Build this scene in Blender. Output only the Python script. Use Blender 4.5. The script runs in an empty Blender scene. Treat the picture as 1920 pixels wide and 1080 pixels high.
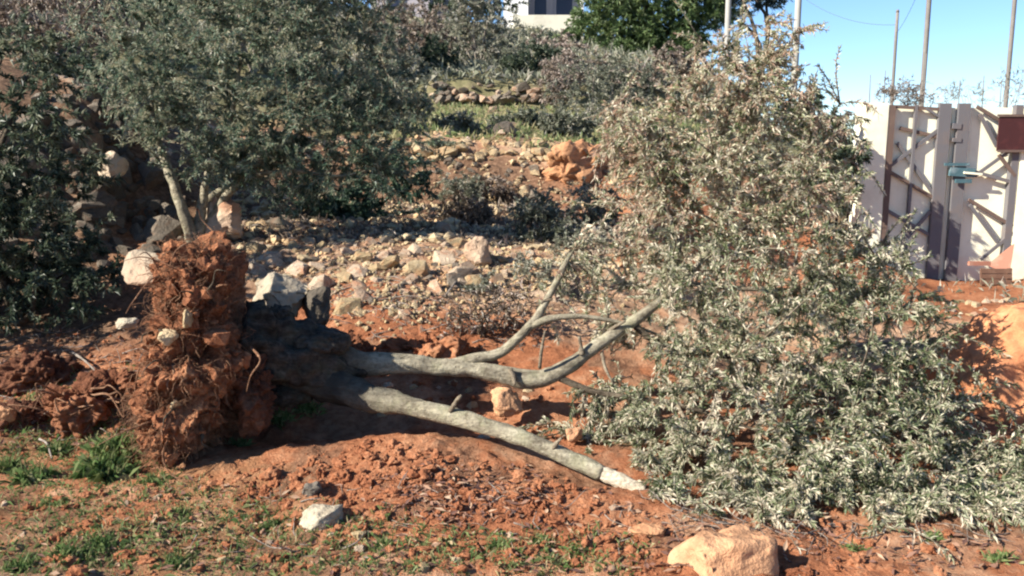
import bpy, bmesh, math
import numpy as np
from mathutils import Vector, Matrix

# ------------------------------------------------------------------ camera, sky, sun, exposure
sc = bpy.context.scene
COL = sc.collection
CAM_Z = 1.6
PITCH = math.radians(9.56)
HFOV = math.radians(60.0)
cam_d = bpy.data.cameras.new("camera")
cam_d.sensor_fit = 'HORIZONTAL'
cam_d.angle = HFOV
cam_d.clip_start = 0.05
cam_d.clip_end = 3000
cam = bpy.data.objects.new("camera", cam_d)
cam.location = (0, 0, CAM_Z)
cam.rotation_euler = (math.pi / 2 - PITCH, 0, 0)
COL.objects.link(cam)
sc.camera = cam

SUN_EL = math.radians(33)
SUN_TRAVEL = (0.915, 0.403)            # horizontal direction in which the light travels
world = bpy.data.worlds.new("World")
sc.world = world
world.use_nodes = True
wn = world.node_tree.nodes
wl = world.node_tree.links
bgn = wn["Background"]
skyn = wn.new("ShaderNodeTexSky")
skyn.sky_type = 'NISHITA'
skyn.sun_disc = False
skyn.sun_elevation = SUN_EL
skyn.sun_rotation = math.atan2(-SUN_TRAVEL[0], -SUN_TRAVEL[1])
skyn.air_density = 0.8
skyn.dust_density = 0.0
skyn.ozone_density = 6.0
wl.new(skyn.outputs[0], bgn.inputs[0])
bgn.inputs[1].default_value = 0.075
sun_d = bpy.data.lights.new("sun", 'SUN')
sun_d.energy = 4.8
sun_d.angle = math.radians(0.53)
sun_d.color = (1.0, 0.93, 0.82)
sun = bpy.data.objects.new("sun", sun_d)
tv = Vector((SUN_TRAVEL[0] * math.cos(SUN_EL), SUN_TRAVEL[1] * math.cos(SUN_EL), -math.sin(SUN_EL)))
sun.rotation_euler = tv.to_track_quat('-Z', 'Y').to_euler()
sun.location = (-8, -6, 12)
COL.objects.link(sun)
sc.view_settings.view_transform = 'Standard'
sc.view_settings.look = 'None'
sc.view_settings.exposure = 1.38
sc.view_settings.gamma = 1.0
sc.view_settings.use_curve_mapping = False
sc.render.engine = 'CYCLES'
sc.cycles.use_denoising = True
sc.cycles.max_bounces = 6
sc.cycles.transparent_max_bounces = 4
sc.cycles.filter_width = 2.2

# ------------------------------------------------------------------ geometry of the view, noise, mesh helpers
FPX = 960 / math.tan(HFOV / 2)
SP, CP = math.sin(PITCH), math.cos(PITCH)


def at(px, py, Y):
    """world point that lies at depth Y on the line of sight of a photo pixel (1920 x 1080)"""
    u = (px - 960) / FPX
    v = (540 - py) / FPX
    d = np.array([u, CP + v * SP, -SP + v * CP])
    return d * (Y / d[1]) + np.array([0, 0, CAM_Z])


def _hash(ix, iy, iz, seed):
    h = (ix.astype(np.int64) * 374761393 + iy.astype(np.int64) * 668265263 + iz.astype(np.int64) * 2147483647 + seed * 974634777) & 0xffffffff
    h = ((h ^ (h >> 13)) * 1274126177) & 0xffffffff
    h = ((h ^ (h >> 16)) * 2246822519) & 0xffffffff
    return ((h ^ (h >> 15)) & 0xffffff) / 8388607.5 - 1.0


def vnoise(P, seed=0):
    P = np.asarray(P, float)
    I = np.floor(P).astype(np.int64)
    f = P - I
    f = f * f * f * (f * (f * 6 - 15) + 10)
    x, y, z = I[:, 0], I[:, 1], I[:, 2]
    r = 0
    for dx in (0, 1):
        for dy in (0, 1):
            for dz in (0, 1):
                w = (f[:, 0] if dx else 1 - f[:, 0]) * (f[:, 1] if dy else 1 - f[:, 1]) * (f[:, 2] if dz else 1 - f[:, 2])
                r = r + w * _hash(x + dx, y + dy, z + dz, seed)
    return r


def fbm(P, octaves=4, gain=0.5, seed=0):
    P = np.asarray(P, float)
    a, r = 1.0, 0
    for k in range(octaves):
        r = r + a * vnoise(P * (2.03 ** k) + 17.3 * k, seed + k)
        a *= gain
    return r


def smooth(a, b, x):
    t = np.clip((x - a) / (b - a), 0, 1)
    return t * t * (3 - 2 * t)


def np_mesh(name, V, F, tint=None, smooth_shade=True, warm=None):
    """mesh from numpy arrays; F is (m,3) or (m,4)"""
    V = np.asarray(V, np.float32)
    F = np.asarray(F, np.int32)
    me = bpy.data.meshes.new(name)
    m, k = F.shape
    me.vertices.add(len(V))
    me.vertices.foreach_set("co", V.ravel())
    me.loops.add(m * k)
    me.loops.foreach_set("vertex_index", F.ravel())
    me.polygons.add(m)
    me.polygons.foreach_set("loop_start", np.arange(0, m * k, k, dtype=np.int32))
    me.polygons.foreach_set("loop_total", np.full(m, k, dtype=np.int32))
    me.polygons.foreach_set("use_smooth", np.full(m, bool(smooth_shade)))
    for nm, arr in (("tint", tint), ("warm", warm)):
        if arr is not None:
            a = me.attributes.new(nm, 'FLOAT', 'POINT')
            a.data.foreach_set("value", np.asarray(arr, np.float32))
    me.update(calc_edges=True)
    me.validate()
    return me


class Bag:
    """collects triangles of several shapes for ONE part"""
    def __init__(self):
        self.V, self.F, self.T, self.n = [], [], [], 0

    def add(self, V, F, tint=0.5):
        V = np.asarray(V, float)
        self.V.append(V)
        self.F.append(np.asarray(F) + self.n)
        self.T.append(np.full(len(V), tint, float) if np.isscalar(tint) else np.asarray(tint, float))
        self.n += len(V)

    def mesh(self, name, smooth_shade=True):
        return np_mesh(name, np.concatenate(self.V), np.concatenate(self.F), np.concatenate(self.T), smooth_shade)


def link(name, me, m=None, parent=None, loc=None, kind=None):
    o = bpy.data.objects.new(name, me)
    if m is not None and len(me.materials) == 0:
        me.materials.append(m)
    if loc is not None:
        o.location = loc
    if parent is not None:
        o.parent = parent
    if kind:
        o["kind"] = kind
    COL.objects.link(o)
    return o


def tag(o, label, cat, group=None):
    o["label"] = label
    o["category"] = cat
    if group:
        o["group"] = group
    return o


def thing(name, label, cat, group=None):
    o = bpy.data.objects.new(name, None)
    o.empty_display_size = 0.2
    COL.objects.link(o)
    return tag(o, label, cat, group)


def unit(v):
    v = np.asarray(v, float)
    return v / np.maximum(np.linalg.norm(v, axis=-1, keepdims=True), 1e-9)


def spline(pts, step):
    """Catmull-Rom resample; returns points and the parameter 0..n-1"""
    P = np.asarray(pts, float)
    n = len(P)
    E = np.vstack([2 * P[0] - P[1], P, 2 * P[-1] - P[-2]])
    out, par = [], []
    for i in range(n - 1):
        p0, p1, p2, p3 = E[i], E[i + 1], E[i + 2], E[i + 3]
        k = max(1, int(np.linalg.norm(p2[:3] - p1[:3]) / step))
        t = np.arange(k)[:, None] / k
        out.append(0.5 * ((2 * p1) + (-p0 + p2) * t + (2 * p0 - 5 * p1 + 4 * p2 - p3) * t ** 2 + (-p0 + 3 * p1 - 3 * p2 + p3) * t ** 3))
        par.append(i + t[:, 0])
    out.append(P[-1:])
    par.append([n - 1])
    return np.vstack(out), np.concatenate(par)


def tube(pts, radii, sides=6, step=None, rough=0.0, rough_f=12.0, seed=0, flat_end=True):
    """tapered tube along a path, capped; returns V, F(tri)"""
    P = np.asarray(pts, float)
    R = np.asarray(radii, float)
    if step:
        P2, par = spline(P, step)
        R = np.interp(par, np.arange(len(R)), R)
        P = P2
    T = unit(np.gradient(P, axis=0))
    a = np.array([0, 0, 1.0]) if abs(T[0][2]) < 0.9 else np.array([1.0, 0, 0])
    N = unit(np.cross(T[0], a))
    Ns = []
    for t in T:
        N = unit(N - t * np.dot(N, t))
        Ns.append(N)
    Ns = np.array(Ns)
    B = np.cross(T, Ns)
    ang = np.arange(sides) * 2 * math.pi / sides
    dirs = Ns[:, None, :] * np.cos(ang)[None, :, None] + B[:, None, :] * np.sin(ang)[None, :, None]
    V = P[:, None, :] + dirs * R[:, None, None]
    if rough:
        Q = (P[:, None, :] + dirs * R[:, None, None]).reshape(-1, 3)
        d = fbm(Q * rough_f, 3, 0.55, seed)
        d = d + 0.8 * vnoise(Q * np.array([rough_f * .4, rough_f * 2, rough_f * 2]), seed + 9)
        V = V + dirs * (d.reshape(len(P), sides) * R[:, None] * rough)[..., None]
    n = len(P)
    V = V.reshape(-1, 3)
    i = np.arange(n - 1)[:, None] * sides
    j = np.arange(sides)[None, :]
    j2 = (j + 1) % sides
    q = np.stack([(i + j), (i + j2), (i + sides + j2), (i + sides + j)], -1).reshape(-1, 4)
    F = np.vstack([q[:, [0, 1, 2]], q[:, [0, 2, 3]]])
    c0, c1 = len(V), len(V) + 1
    V = np.vstack([V, P[0], P[-1]])
    jj = np.arange(sides)
    F = np.vstack([F, np.stack([np.full(sides, c0), (jj + 1) % sides, jj], -1),
                   np.stack([np.full(sides, c1), (n - 1) * sides + jj, (n - 1) * sides + (jj + 1) % sides], -1)])
    return V, F


def ico(sub):
    bm = bmesh.new()
    bmesh.ops.create_icosphere(bm, subdivisions=sub, radius=1)
    V = np.array([v.co[:] for v in bm.verts])
    F = np.array([[v.index for v in f.verts] for f in bm.faces])
    bm.free()
    return V, F


ICO = {k: ico(k) for k in (1, 2, 3, 4, 5, 6, 7)}


def rock(seed, npts=16, sub=0, noise=0.0, boxy=0.5):
    """angular stone of about unit size: convex hull of scattered points, optionally refined and roughened"""
    rng = np.random.default_rng(seed)
    P = unit(rng.normal(size=(npts, 3)))
    P = np.sign(P) * np.abs(P) ** (1 - boxy * 0.5)
    P = P / np.abs(P).max() * rng.uniform(0.85, 1.05, (npts, 1))
    bm = bmesh.new()
    for p in P:
        bm.verts.new(p)
    r = bmesh.ops.convex_hull(bm, input=bm.verts)
    junk = [g for g in r["geom_interior"] if isinstance(g, bmesh.types.BMVert)]
    if junk:
        bmesh.ops.delete(bm, geom=junk, context='VERTS')
    for v in [v for v in bm.verts if not v.link_faces]:
        bm.verts.remove(v)
    if sub:
        bmesh.ops.bevel(bm, geom=list(bm.edges), offset=0.07, segments=1, affect='EDGES', clamp_overlap=True)
        bmesh.ops.triangulate(bm, faces=bm.faces[:])
        for _ in range(sub):
            bmesh.ops.subdivide_edges(bm, edges=[e for e in bm.edges if e.calc_length() > 0.1], cuts=1, use_grid_fill=True)
            bmesh.ops.triangulate(bm, faces=bm.faces[:])
    bmesh.ops.recalc_face_normals(bm, faces=bm.faces[:])
    bm.verts.index_update()
    V = np.array([v.co[:] for v in bm.verts])
    Nn = np.array([v.normal[:] for v in bm.verts])
    F = np.array([[v.index for v in f.verts] for f in bm.faces])
    bm.free()
    if noise:
        V = V + Nn * (noise * fbm(V * 2.2 + seed, 4, 0.55, seed))[:, None]
    return V, F


def leaves(P, D, L, W, rng, droop=0.15, fold=0.12):
    """pointed folded leaves, two triangles each"""
    n = len(P)
    D = unit(D)
    S = unit(np.cross(D, rng.normal(size=(n, 3)) * 0.6 + np.array([0, 0, 1.0])))
    N = np.cross(S, D)
    L = np.broadcast_to(np.asarray(L, float), (n,))[:, None]
    W = np.broadcast_to(np.asarray(W, float), (n,))[:, None]
    mid = P + D * L * 0.48 + N * W * fold
    V = np.empty((n, 4, 3))
    V[:, 0] = P
    V[:, 1] = mid + S * W * 0.5
    V[:, 2] = P + D * L - np.array([0, 0, 1.0]) * L * droop * rng.uniform(0, 1, (n, 1))
    V[:, 3] = mid - S * W * 0.5
    b = np.arange(n)[:, None] * 4
    F = np.concatenate([b + np.array([0, 1, 2]), b + np.array([0, 2, 3])])
    return V.reshape(-1, 3), F


# ------------------------------------------------------------------ materials (all procedural)
def new_mat(name):
    m = bpy.data.materials.new(name)
    m.use_nodes = True
    nt = m.node_tree
    b = nt.nodes["Principled BSDF"]
    b.inputs["Specular IOR Level"].default_value = 0.25
    return m, nt.nodes, nt.links, b


def ramp_node(N, stops):
    r = N.new("ShaderNodeValToRGB")
    e = r.color_ramp.elements
    while len(e) < len(stops):
        e.new(0.5)
    for el, (p, c) in zip(e, stops):
        el.position = p
        el.color = (*c, 1)
    return r


def noise_node(N, L, vec, scale, detail=5, rough=0.6, dist=0.0):
    n = N.new("ShaderNodeTexNoise")
    n.inputs["Scale"].default_value = scale
    n.inputs["Detail"].default_value = detail
    n.inputs["Roughness"].default_value = rough
    n.inputs["Distortion"].default_value = dist
    L.new(vec, n.inputs["Vector"])
    return n


def mixc(N, L, fac, a, b, mode='MIX'):
    m = N.new("ShaderNodeMix")
    m.data_type = 'RGBA'
    m.blend_type = mode
    for sock, v in ((m.inputs[0], fac), (m.inputs[6], a), (m.inputs[7], b)):
        if hasattr(v, "links") or hasattr(v, "is_linked"):
            L.new(v, sock)
        elif isinstance(v, (int, float)):
            sock.default_value = v
        else:
            sock.default_value = (*v, 1)
    return m.outputs[2]


def math_node(N, L, op, a, b=0.0, c=None, clamp=False):
    m = N.new("ShaderNodeMath")
    m.operation = op
    m.use_clamp = clamp
    for sock, v in zip(m.inputs, (a, b, c)):
        if v is None:
            continue
        if isinstance(v, (int, float)):
            sock.default_value = v
        else:
            L.new(v, sock)
    return m.outputs[0]


def attr(N, name):
    a = N.new("ShaderNodeAttribute")
    a.attribute_name = name
    return a.outputs["Fac"]


def bump(N, L, b, h, strength, dist):
    bn = N.new("ShaderNodeBump")
    bn.inputs["Strength"].default_value = strength
    bn.inputs["Distance"].default_value = dist
    L.new(h, bn.inputs["Height"])
    L.new(bn.outputs[0], b.inputs["Normal"])


def leaf_mat(name, stops, transl=0.36, rough=0.45):
    m, N, L, b = new_mat(name)
    r = ramp_node(N, stops)
    L.new(attr(N, "tint"), r.inputs[0])
    L.new(r.outputs[0], b.inputs["Base Color"])
    b.inputs["Roughness"].default_value = rough
    b.inputs["Specular IOR Level"].default_value = 0.35
    t = N.new("ShaderNodeBsdfTranslucent")
    L.new(r.outputs[0], t.inputs[0])
    mx = N.new("ShaderNodeMixShader")
    mx.inputs[0].default_value = transl
    L.new(b.outputs[0], mx.inputs[1])
    L.new(t.outputs[0], mx.inputs[2])
    L.new(mx.outputs[0], N["Material Output"].inputs[0])
    return m


def soil_mat(name, dark, mid, light, use_zones=False, bump_s=0.9):
    m, N, L, b = new_mat(name)
    tc = N.new("ShaderNodeTexCoord")
    v = tc.outputs["Object"]
    n1 = noise_node(N, L, v, 1.6, 6, 0.62)
    n2 = noise_node(N, L, v, 22, 6, 0.7)
    n3 = noise_node(N, L, v, 90, 4, 0.7)
    s = math_node(N, L, 'ADD', math_node(N, L, 'MULTIPLY', n1.outputs[0], 0.45), math_node(N, L, 'MULTIPLY', n2.outputs[0], 0.35))
    s = math_node(N, L, 'ADD', s, math_node(N, L, 'MULTIPLY', n3.outputs[0], 0.2))
    r = ramp_node(N, [(0.385, dark), (0.5, mid), (0.615, light)])
    L.new(s, r.inputs[0])
    c = r.outputs[0]
    if use_zones:
        n4 = noise_node(N, L, v, 3.2, 5, 0.65)
        pale = ramp_node(N, [(0.35, (0.30, 0.15, 0.085)), (0.5, (0.44, 0.27, 0.165)), (0.68, (0.55, 0.42, 0.29))])
        L.new(math_node(N, L, 'ADD', math_node(N, L, 'MULTIPLY', n4.outputs[0], 0.5), math_node(N, L, 'MULTIPLY', n2.outputs[0], 0.5)), pale.inputs[0])
        c = mixc(N, L, math_node(N, L, 'MULTIPLY', attr(N, "pale"), 1.0, clamp=True), c, pale.outputs[0])
        gr = ramp_node(N, [(0.3, (0.08, 0.08, 0.045)), (0.45, (0.14, 0.15, 0.075)), (0.58, (0.2, 0.185, 0.11)), (0.7, (0.28, 0.22, 0.15))])
        L.new(math_node(N, L, 'ADD', math_node(N, L, 'MULTIPLY', n1.outputs[0], 0.5), math_node(N, L, 'MULTIPLY', n2.outputs[0], 0.5)), gr.inputs[0])
        c = mixc(N, L, attr(N, "grassy"), c, gr.outputs[0])
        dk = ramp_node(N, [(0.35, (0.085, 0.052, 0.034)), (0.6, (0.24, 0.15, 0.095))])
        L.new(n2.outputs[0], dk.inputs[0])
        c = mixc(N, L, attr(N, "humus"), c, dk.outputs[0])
    L.new(c, b.inputs["Base Color"])
    b.inputs["Roughness"].default_value = 0.95
    b.inputs["Specular IOR Level"].default_value = 0.08
    h = math_node(N, L, 'ADD', math_node(N, L, 'MULTIPLY', n2.outputs[0], 1.0), math_node(N, L, 'MULTIPLY', n3.outputs[0], 0.5))
    bump(N, L, b, h, bump_s, 0.03)
    return m


def stone_mat(name, stops, soil=(0.40, 0.19, 0.10), soil_amt=0.5, bump_s=0.6, scale=1.0):
    m, N, L, b = new_mat(name)
    tc = N.new("ShaderNodeTexCoord")
    oi = N.new("ShaderNodeObjectInfo")
    v = N.new("ShaderNodeVectorMath")
    v.operation = 'ADD'
    L.new(tc.outputs["Object"], v.inputs[0])
    rr = math_node(N, L, 'MULTIPLY', oi.outputs["Random"], 60.0)
    L.new(rr, v.inputs[1])
    vv = v.outputs[0]
    n1 = noise_node(N, L, vv, 2.2 * scale, 6, 0.65)
    n2 = noise_node(N, L, vv, 9 * scale, 6, 0.7)
    n3 = noise_node(N, L, vv, 1.1 * scale, 3, 0.6, 0.6)
    r = ramp_node(N, stops)
    f = math_node(N, L, 'ADD', math_node(N, L, 'MULTIPLY', n1.outputs[0], 0.55), math_node(N, L, 'MULTIPLY', oi.outputs["Random"], 0.5))
    L.new(math_node(N, L, 'SUBTRACT', f, 0.05, clamp=True), r.inputs[0])
    sp = ramp_node(N, [(0.3, (0.55, 0.52, 0.5)), (0.55, (1, 1, 1))])
    L.new(n2.outputs[0], sp.inputs[0])
    c = mixc(N, L, 0.8, r.outputs[0], sp.outputs[0], 'MULTIPLY')
    st = ramp_node(N, [(0.5, (0, 0, 0)), (0.66, (1, 1, 1))])
    L.new(n3.outputs[0], st.inputs[0])
    c = mixc(N, L, math_node(N, L, 'MULTIPLY', st.outputs[0], soil_amt), c, soil)
    L.new(c, b.inputs["Base Color"])
    b.inputs["Roughness"].default_value = 0.9
    b.inputs["Specular IOR Level"].default_value = 0.15
    h = math_node(N, L, 'ADD', n1.outputs[0], math_node(N, L, 'MULTIPLY', n2.outputs[0], 0.5))
    bump(N, L, b, h, bump_s, 0.12)
    return m


def bark_mat(name, dark, mid, light, scale=1.0, lichen=0.0):
    m, N, L, b = new_mat(name)
    tc = N.new("ShaderNodeTexCoord")
    mp = N.new("ShaderNodeMapping")
    mp.inputs["Scale"].default_value = (1.0 * scale, 4.0 * scale, 4.0 * scale)
    L.new(tc.outputs["Object"], mp.inputs[0])
    n1 = noise_node(N, L, mp.outputs[0], 7, 7, 0.7, 0.4)
    n2 = noise_node(N, L, tc.outputs["Object"], 5 * scale, 5, 0.6)
    s = math_node(N, L, 'ADD', math_node(N, L, 'MULTIPLY', n1.outputs[0], 0.6), math_node(N, L, 'MULTIPLY', n2.outputs[0], 0.4))
    r = ramp_node(N, [(0.36, dark), (0.5, mid), (0.64, light)])
    L.new(s, r.inputs[0])
    c = r.outputs[0]
    n5 = noise_node(N, L, tc.outputs["Object"], 34 * scale, 4, 0.75)
    cr = ramp_node(N, [(0.36, (0.5, 0.47, 0.42)), (0.5, (1, 1, 1)), (0.66, (1.25, 1.22, 1.15))])
    L.new(n5.outputs[0], cr.inputs[0])
    c = mixc(N, L, 0.75, c, cr.outputs[0], 'MULTIPLY')
    if lichen:
        n3 = noise_node(N, L, tc.outputs["Object"], 9 * scale, 5, 0.7)
        lr = ramp_node(N, [(0.5, (0, 0, 0)), (0.62, (1, 1, 1))])
        L.new(n3.outputs[0], lr.inputs[0])
        c = mixc(N, L, math_node(N, L, 'MULTIPLY', lr.outputs[0], lichen), c, (0.235, 0.245, 0.14))
    od = math_node(N, L, 'ADD', attr(N, "shade_dark"), math_node(N, L, 'MULTIPLY', math_node(N, L, 'SUBTRACT', n2.outputs[0], .5), math_node(N, L, 'MULTIPLY', attr(N, "shade_dark"), 1.6)), clamp=True)
    c = mixc(N, L, od, c, mixc(N, L, n1.outputs[0], (0.018, 0.016, 0.013), (0.095, 0.083, 0.066)))  # mixes the painted shade into the bark colour at the limb bases
    L.new(c, b.inputs["Base Color"])
    b.inputs["Roughness"].default_value = 0.88
    b.inputs["Specular IOR Level"].default_value = 0.12
    bump(N, L, b, math_node(N, L, 'ADD', n1.outputs[0], math_node(N, L, 'MULTIPLY', n5.outputs[0], .7)), 0.9, 0.02)
    return m


def paint_mat(name, base, worn, amt=0.5, scale=3.0, rough=0.6):
    m, N, L, b = new_mat(name)
    tc = N.new("ShaderNodeTexCoord")
    n1 = noise_node(N, L, tc.outputs["Object"], scale, 7, 0.7)
    r = ramp_node(N, [(0.5, (0, 0, 0)), (0.68, (1, 1, 1))])
    L.new(n1.outputs[0], r.inputs[0])
    c = mixc(N, L, math_node(N, L, 'MULTIPLY', r.outputs[0], amt), base, worn)
    L.new(c, b.inputs["Base Color"])
    b.inputs["Roughness"].default_value = rough
    bump(N, L, b, n1.outputs[0], 0.25, 0.02)
    return m


M = {}
M['ground'] = soil_mat('terra rossa ground', (0.15, 0.055, 0.028), (0.33, 0.132, 0.064), (0.46, 0.235, 0.128), True)
M['soil'] = soil_mat('red soil', (0.15, 0.054, 0.028), (0.33, 0.13, 0.063), (0.46, 0.235, 0.128))
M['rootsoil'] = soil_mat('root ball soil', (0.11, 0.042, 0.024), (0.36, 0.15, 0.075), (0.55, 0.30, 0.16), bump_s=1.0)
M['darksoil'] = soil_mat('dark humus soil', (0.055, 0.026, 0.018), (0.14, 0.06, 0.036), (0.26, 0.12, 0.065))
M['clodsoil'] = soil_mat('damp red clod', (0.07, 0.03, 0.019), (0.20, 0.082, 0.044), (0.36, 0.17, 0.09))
M['orangesoil'] = soil_mat('orange marl', (0.38, 0.145, 0.068), (0.52, 0.22, 0.105), (0.60, 0.30, 0.16), bump_s=0.5)
M['limestone'] = stone_mat('limestone', [(0.15, (0.25, 0.18, 0.13)), (0.4, (0.42, 0.31, 0.22)), (0.65, (0.54, 0.43, 0.31)), (0.9, (0.62, 0.54, 0.42))], soil=(0.40, 0.21, 0.125), soil_amt=0.9)
M['whitestone'] = stone_mat('white limestone', [(0.2, (0.32, 0.27, 0.20)), (0.6, (0.44, 0.385, 0.285)), (0.9, (0.52, 0.46, 0.35))], soil=(0.36, 0.22, 0.14), soil_amt=0.6)
M['greystone'] = stone_mat('shade-toned grey limestone', [(0.15, (0.085, 0.072, 0.056)), (0.5, (0.165, 0.14, 0.11)), (0.85, (0.29, 0.245, 0.19))], soil=(0.19, 0.11, 0.07), soil_amt=0.5)  # grey limestone, toned darker to stand in for shade on the bank
M['rimstone'] = stone_mat('yellowish limestone', [(0.15, (0.30, 0.23, 0.13)), (0.5, (0.48, 0.37, 0.22)), (0.9, (0.60, 0.50, 0.34))], soil=(0.48, 0.25, 0.12), soil_amt=0.6)
M['orangestone'] = stone_mat('orange stained limestone', [(0.15, (0.40, 0.20, 0.10)), (0.5, (0.52, 0.29, 0.16)), (0.9, (0.60, 0.39, 0.24))], soil=(0.40, 0.17, 0.085), soil_amt=0.5, scale=1.2)
M['bark'] = bark_mat('olive bark', (0.13, 0.11, 0.08), (0.27, 0.24, 0.175), (0.40, 0.365, 0.27), 1.0, 0.3)
M['trunkbark'] = bark_mat('olive trunk bark with shade', (0.018, 0.016, 0.013), (0.05, 0.044, 0.036), (0.11, 0.096, 0.078), 1.0, 0.1)  # shade cast by the root ball is built into this dark tone
M['twig'] = bark_mat('twig bark', (0.13, 0.10, 0.07), (0.24, 0.20, 0.145), (0.36, 0.31, 0.23), 2.0)
M['deadtwig'] = bark_mat('dead grey twig', (0.15, 0.12, 0.10), (0.28, 0.24, 0.205), (0.42, 0.37, 0.32), 2.0)
M['darkstem'] = bark_mat('dark stem', (0.035, 0.028, 0.02), (0.09, 0.072, 0.052), (0.17, 0.14, 0.10), 1.5)
M['palewood'] = bark_mat('bare pale wood', (0.42, 0.35, 0.25), (0.58, 0.51, 0.39), (0.68, 0.62, 0.51), 2.0)
M['rootwood'] = bark_mat('cut root wood', (0.30, 0.17, 0.09), (0.48, 0.32, 0.19), (0.58, 0.43, 0.28), 2.0)
M['root'] = bark_mat('root bark', (0.13, 0.062, 0.036), (0.25, 0.135, 0.08), (0.38, 0.24, 0.15), 2.0)
OLIVE = [(0.0, (0.045, 0.065, 0.028)), (0.25, (0.11, 0.145, 0.062)), (0.5, (0.23, 0.26, 0.145)), (0.70, (0.44, 0.44, 0.30)), (0.88, (0.62, 0.58, 0.44)), (1.0, (0.64, 0.55, 0.42))]
WARM = [(0.0, (0.06, 0.09, 0.035)), (0.25, (0.14, 0.18, 0.075)), (0.43, (0.31, 0.335, 0.19)), (0.60, (0.55, 0.53, 0.37)), (0.84, (0.74, 0.68, 0.54)), (0.93, (0.55, 0.42, 0.31)), (1.0, (0.36, 0.19, 0.13))]
M['leaf'] = leaf_mat('olive leaf silver', OLIVE)
M['warmleaf'] = leaf_mat('olive leaf drying', WARM)
M['standleaf'] = leaf_mat('olive leaf dark', [(0.0, (0.03, 0.06, 0.04)), (0.4, (0.075, 0.13, 0.085)), (0.65, (0.15, 0.21, 0.14)), (0.85, (0.26, 0.31, 0.22)), (1.0, (0.38, 0.36, 0.25))])
M['darkleaf'] = leaf_mat('dark evergreen leaf', [(0.0, (0.025, 0.042, 0.028)), (0.5, (0.07, 0.10, 0.062)), (0.8, (0.15, 0.18, 0.115)), (1.0, (0.27, 0.28, 0.19))])
M['brownleaf'] = leaf_mat('brown dry leaf', [(0.0, (0.10, 0.075, 0.05)), (0.4, (0.20, 0.155, 0.115)), (0.75, (0.33, 0.27, 0.22)), (1.0, (0.44, 0.36, 0.31))], 0.15)
M['greyleaf'] = leaf_mat('grey green leaf', [(0.0, (0.08, 0.09, 0.06)), (0.4, (0.16, 0.175, 0.12)), (0.75, (0.28, 0.28, 0.21)), (1.0, (0.38, 0.35, 0.29))], 0.2)
M['pineleaf'] = leaf_mat('pine needle', [(0.0, (0.045, 0.075, 0.03)), (0.4, (0.09, 0.145, 0.05)), (0.8, (0.15, 0.21, 0.085)), (1.0, (0.22, 0.26, 0.12))], 0.2)
M['bluepine'] = leaf_mat('dark pine needle', [(0.0, (0.02, 0.032, 0.03)), (0.6, (0.04, 0.06, 0.055)), (1.0, (0.09, 0.11, 0.10))], 0.15)
M['grass'] = leaf_mat('grass blade', [(0.0, (0.06, 0.115, 0.035)), (0.4, (0.13, 0.20, 0.065)), (0.75, (0.23, 0.27, 0.115)), (1.0, (0.42, 0.36, 0.2))], 0.35)
M['litter'] = leaf_mat('dead leaf litter', [(0.0, (0.07, 0.035, 0.028)), (0.4, (0.17, 0.085, 0.06)), (0.75, (0.28, 0.165, 0.105)), (1.0, (0.42, 0.30, 0.20))], 0.1, 0.8)
M['whitemetal'] = paint_mat('white painted sheet', (0.84, 0.82, 0.63), (0.60, 0.52, 0.34), 0.4, 2.0)
M['greymetal'] = paint_mat('grey painted steel', (0.135, 0.13, 0.135), (0.19, 0.14, 0.11), 0.5, 4.0)
M['brownmetal'] = paint_mat('rusty brown steel', (0.13, 0.09, 0.072), (0.20, 0.14, 0.105), 0.6, 5.0)
M['maroon'] = paint_mat('dark maroon plate', (0.055, 0.018, 0.018), (0.10, 0.03, 0.028), 0.6, 6.0)
M['bluemetal'] = paint_mat('blue green lock paint', (0.06, 0.12, 0.14), (0.25, 0.31, 0.32), 0.6, 8.0)
M['plaster'] = paint_mat('white plaster', (0.82, 0.80, 0.62), (0.58, 0.50, 0.34), 0.45, 1.4, 0.9)
M['cream'] = paint_mat('cream plaster', (0.66, 0.62, 0.50), (0.46, 0.42, 0.33), 0.5, 1.0, 0.9)
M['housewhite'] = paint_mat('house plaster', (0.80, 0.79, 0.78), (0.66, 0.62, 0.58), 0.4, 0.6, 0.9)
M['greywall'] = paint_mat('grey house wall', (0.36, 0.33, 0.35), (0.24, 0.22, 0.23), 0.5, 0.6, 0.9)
M['glass'] = paint_mat('dark window', (0.03, 0.035, 0.06), (0.05, 0.05, 0.08), 0.5, 0.5, 0.15)
M['redboard'] = paint_mat('red orange board', (0.34, 0.15, 0.10), (0.42, 0.26, 0.19), 0.7, 5.0)
M['timber'] = paint_mat('brown timber', (0.16, 0.09, 0.06), (0.28, 0.18, 0.12), 0.6, 5.0)
M['concrete'] = paint_mat('pale concrete pole', (0.36, 0.35, 0.32), (0.27, 0.26, 0.23), 0.6, 1.5, 0.9)
M['polewood'] = paint_mat('grey timber pole', (0.17, 0.155, 0.14), (0.28, 0.25, 0.22), 0.6, 2.0, 0.9)
M['wire'] = paint_mat('black cable', (0.10, 0.11, 0.12), (0.12, 0.12, 0.12), 0.3, 2.0)

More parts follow.
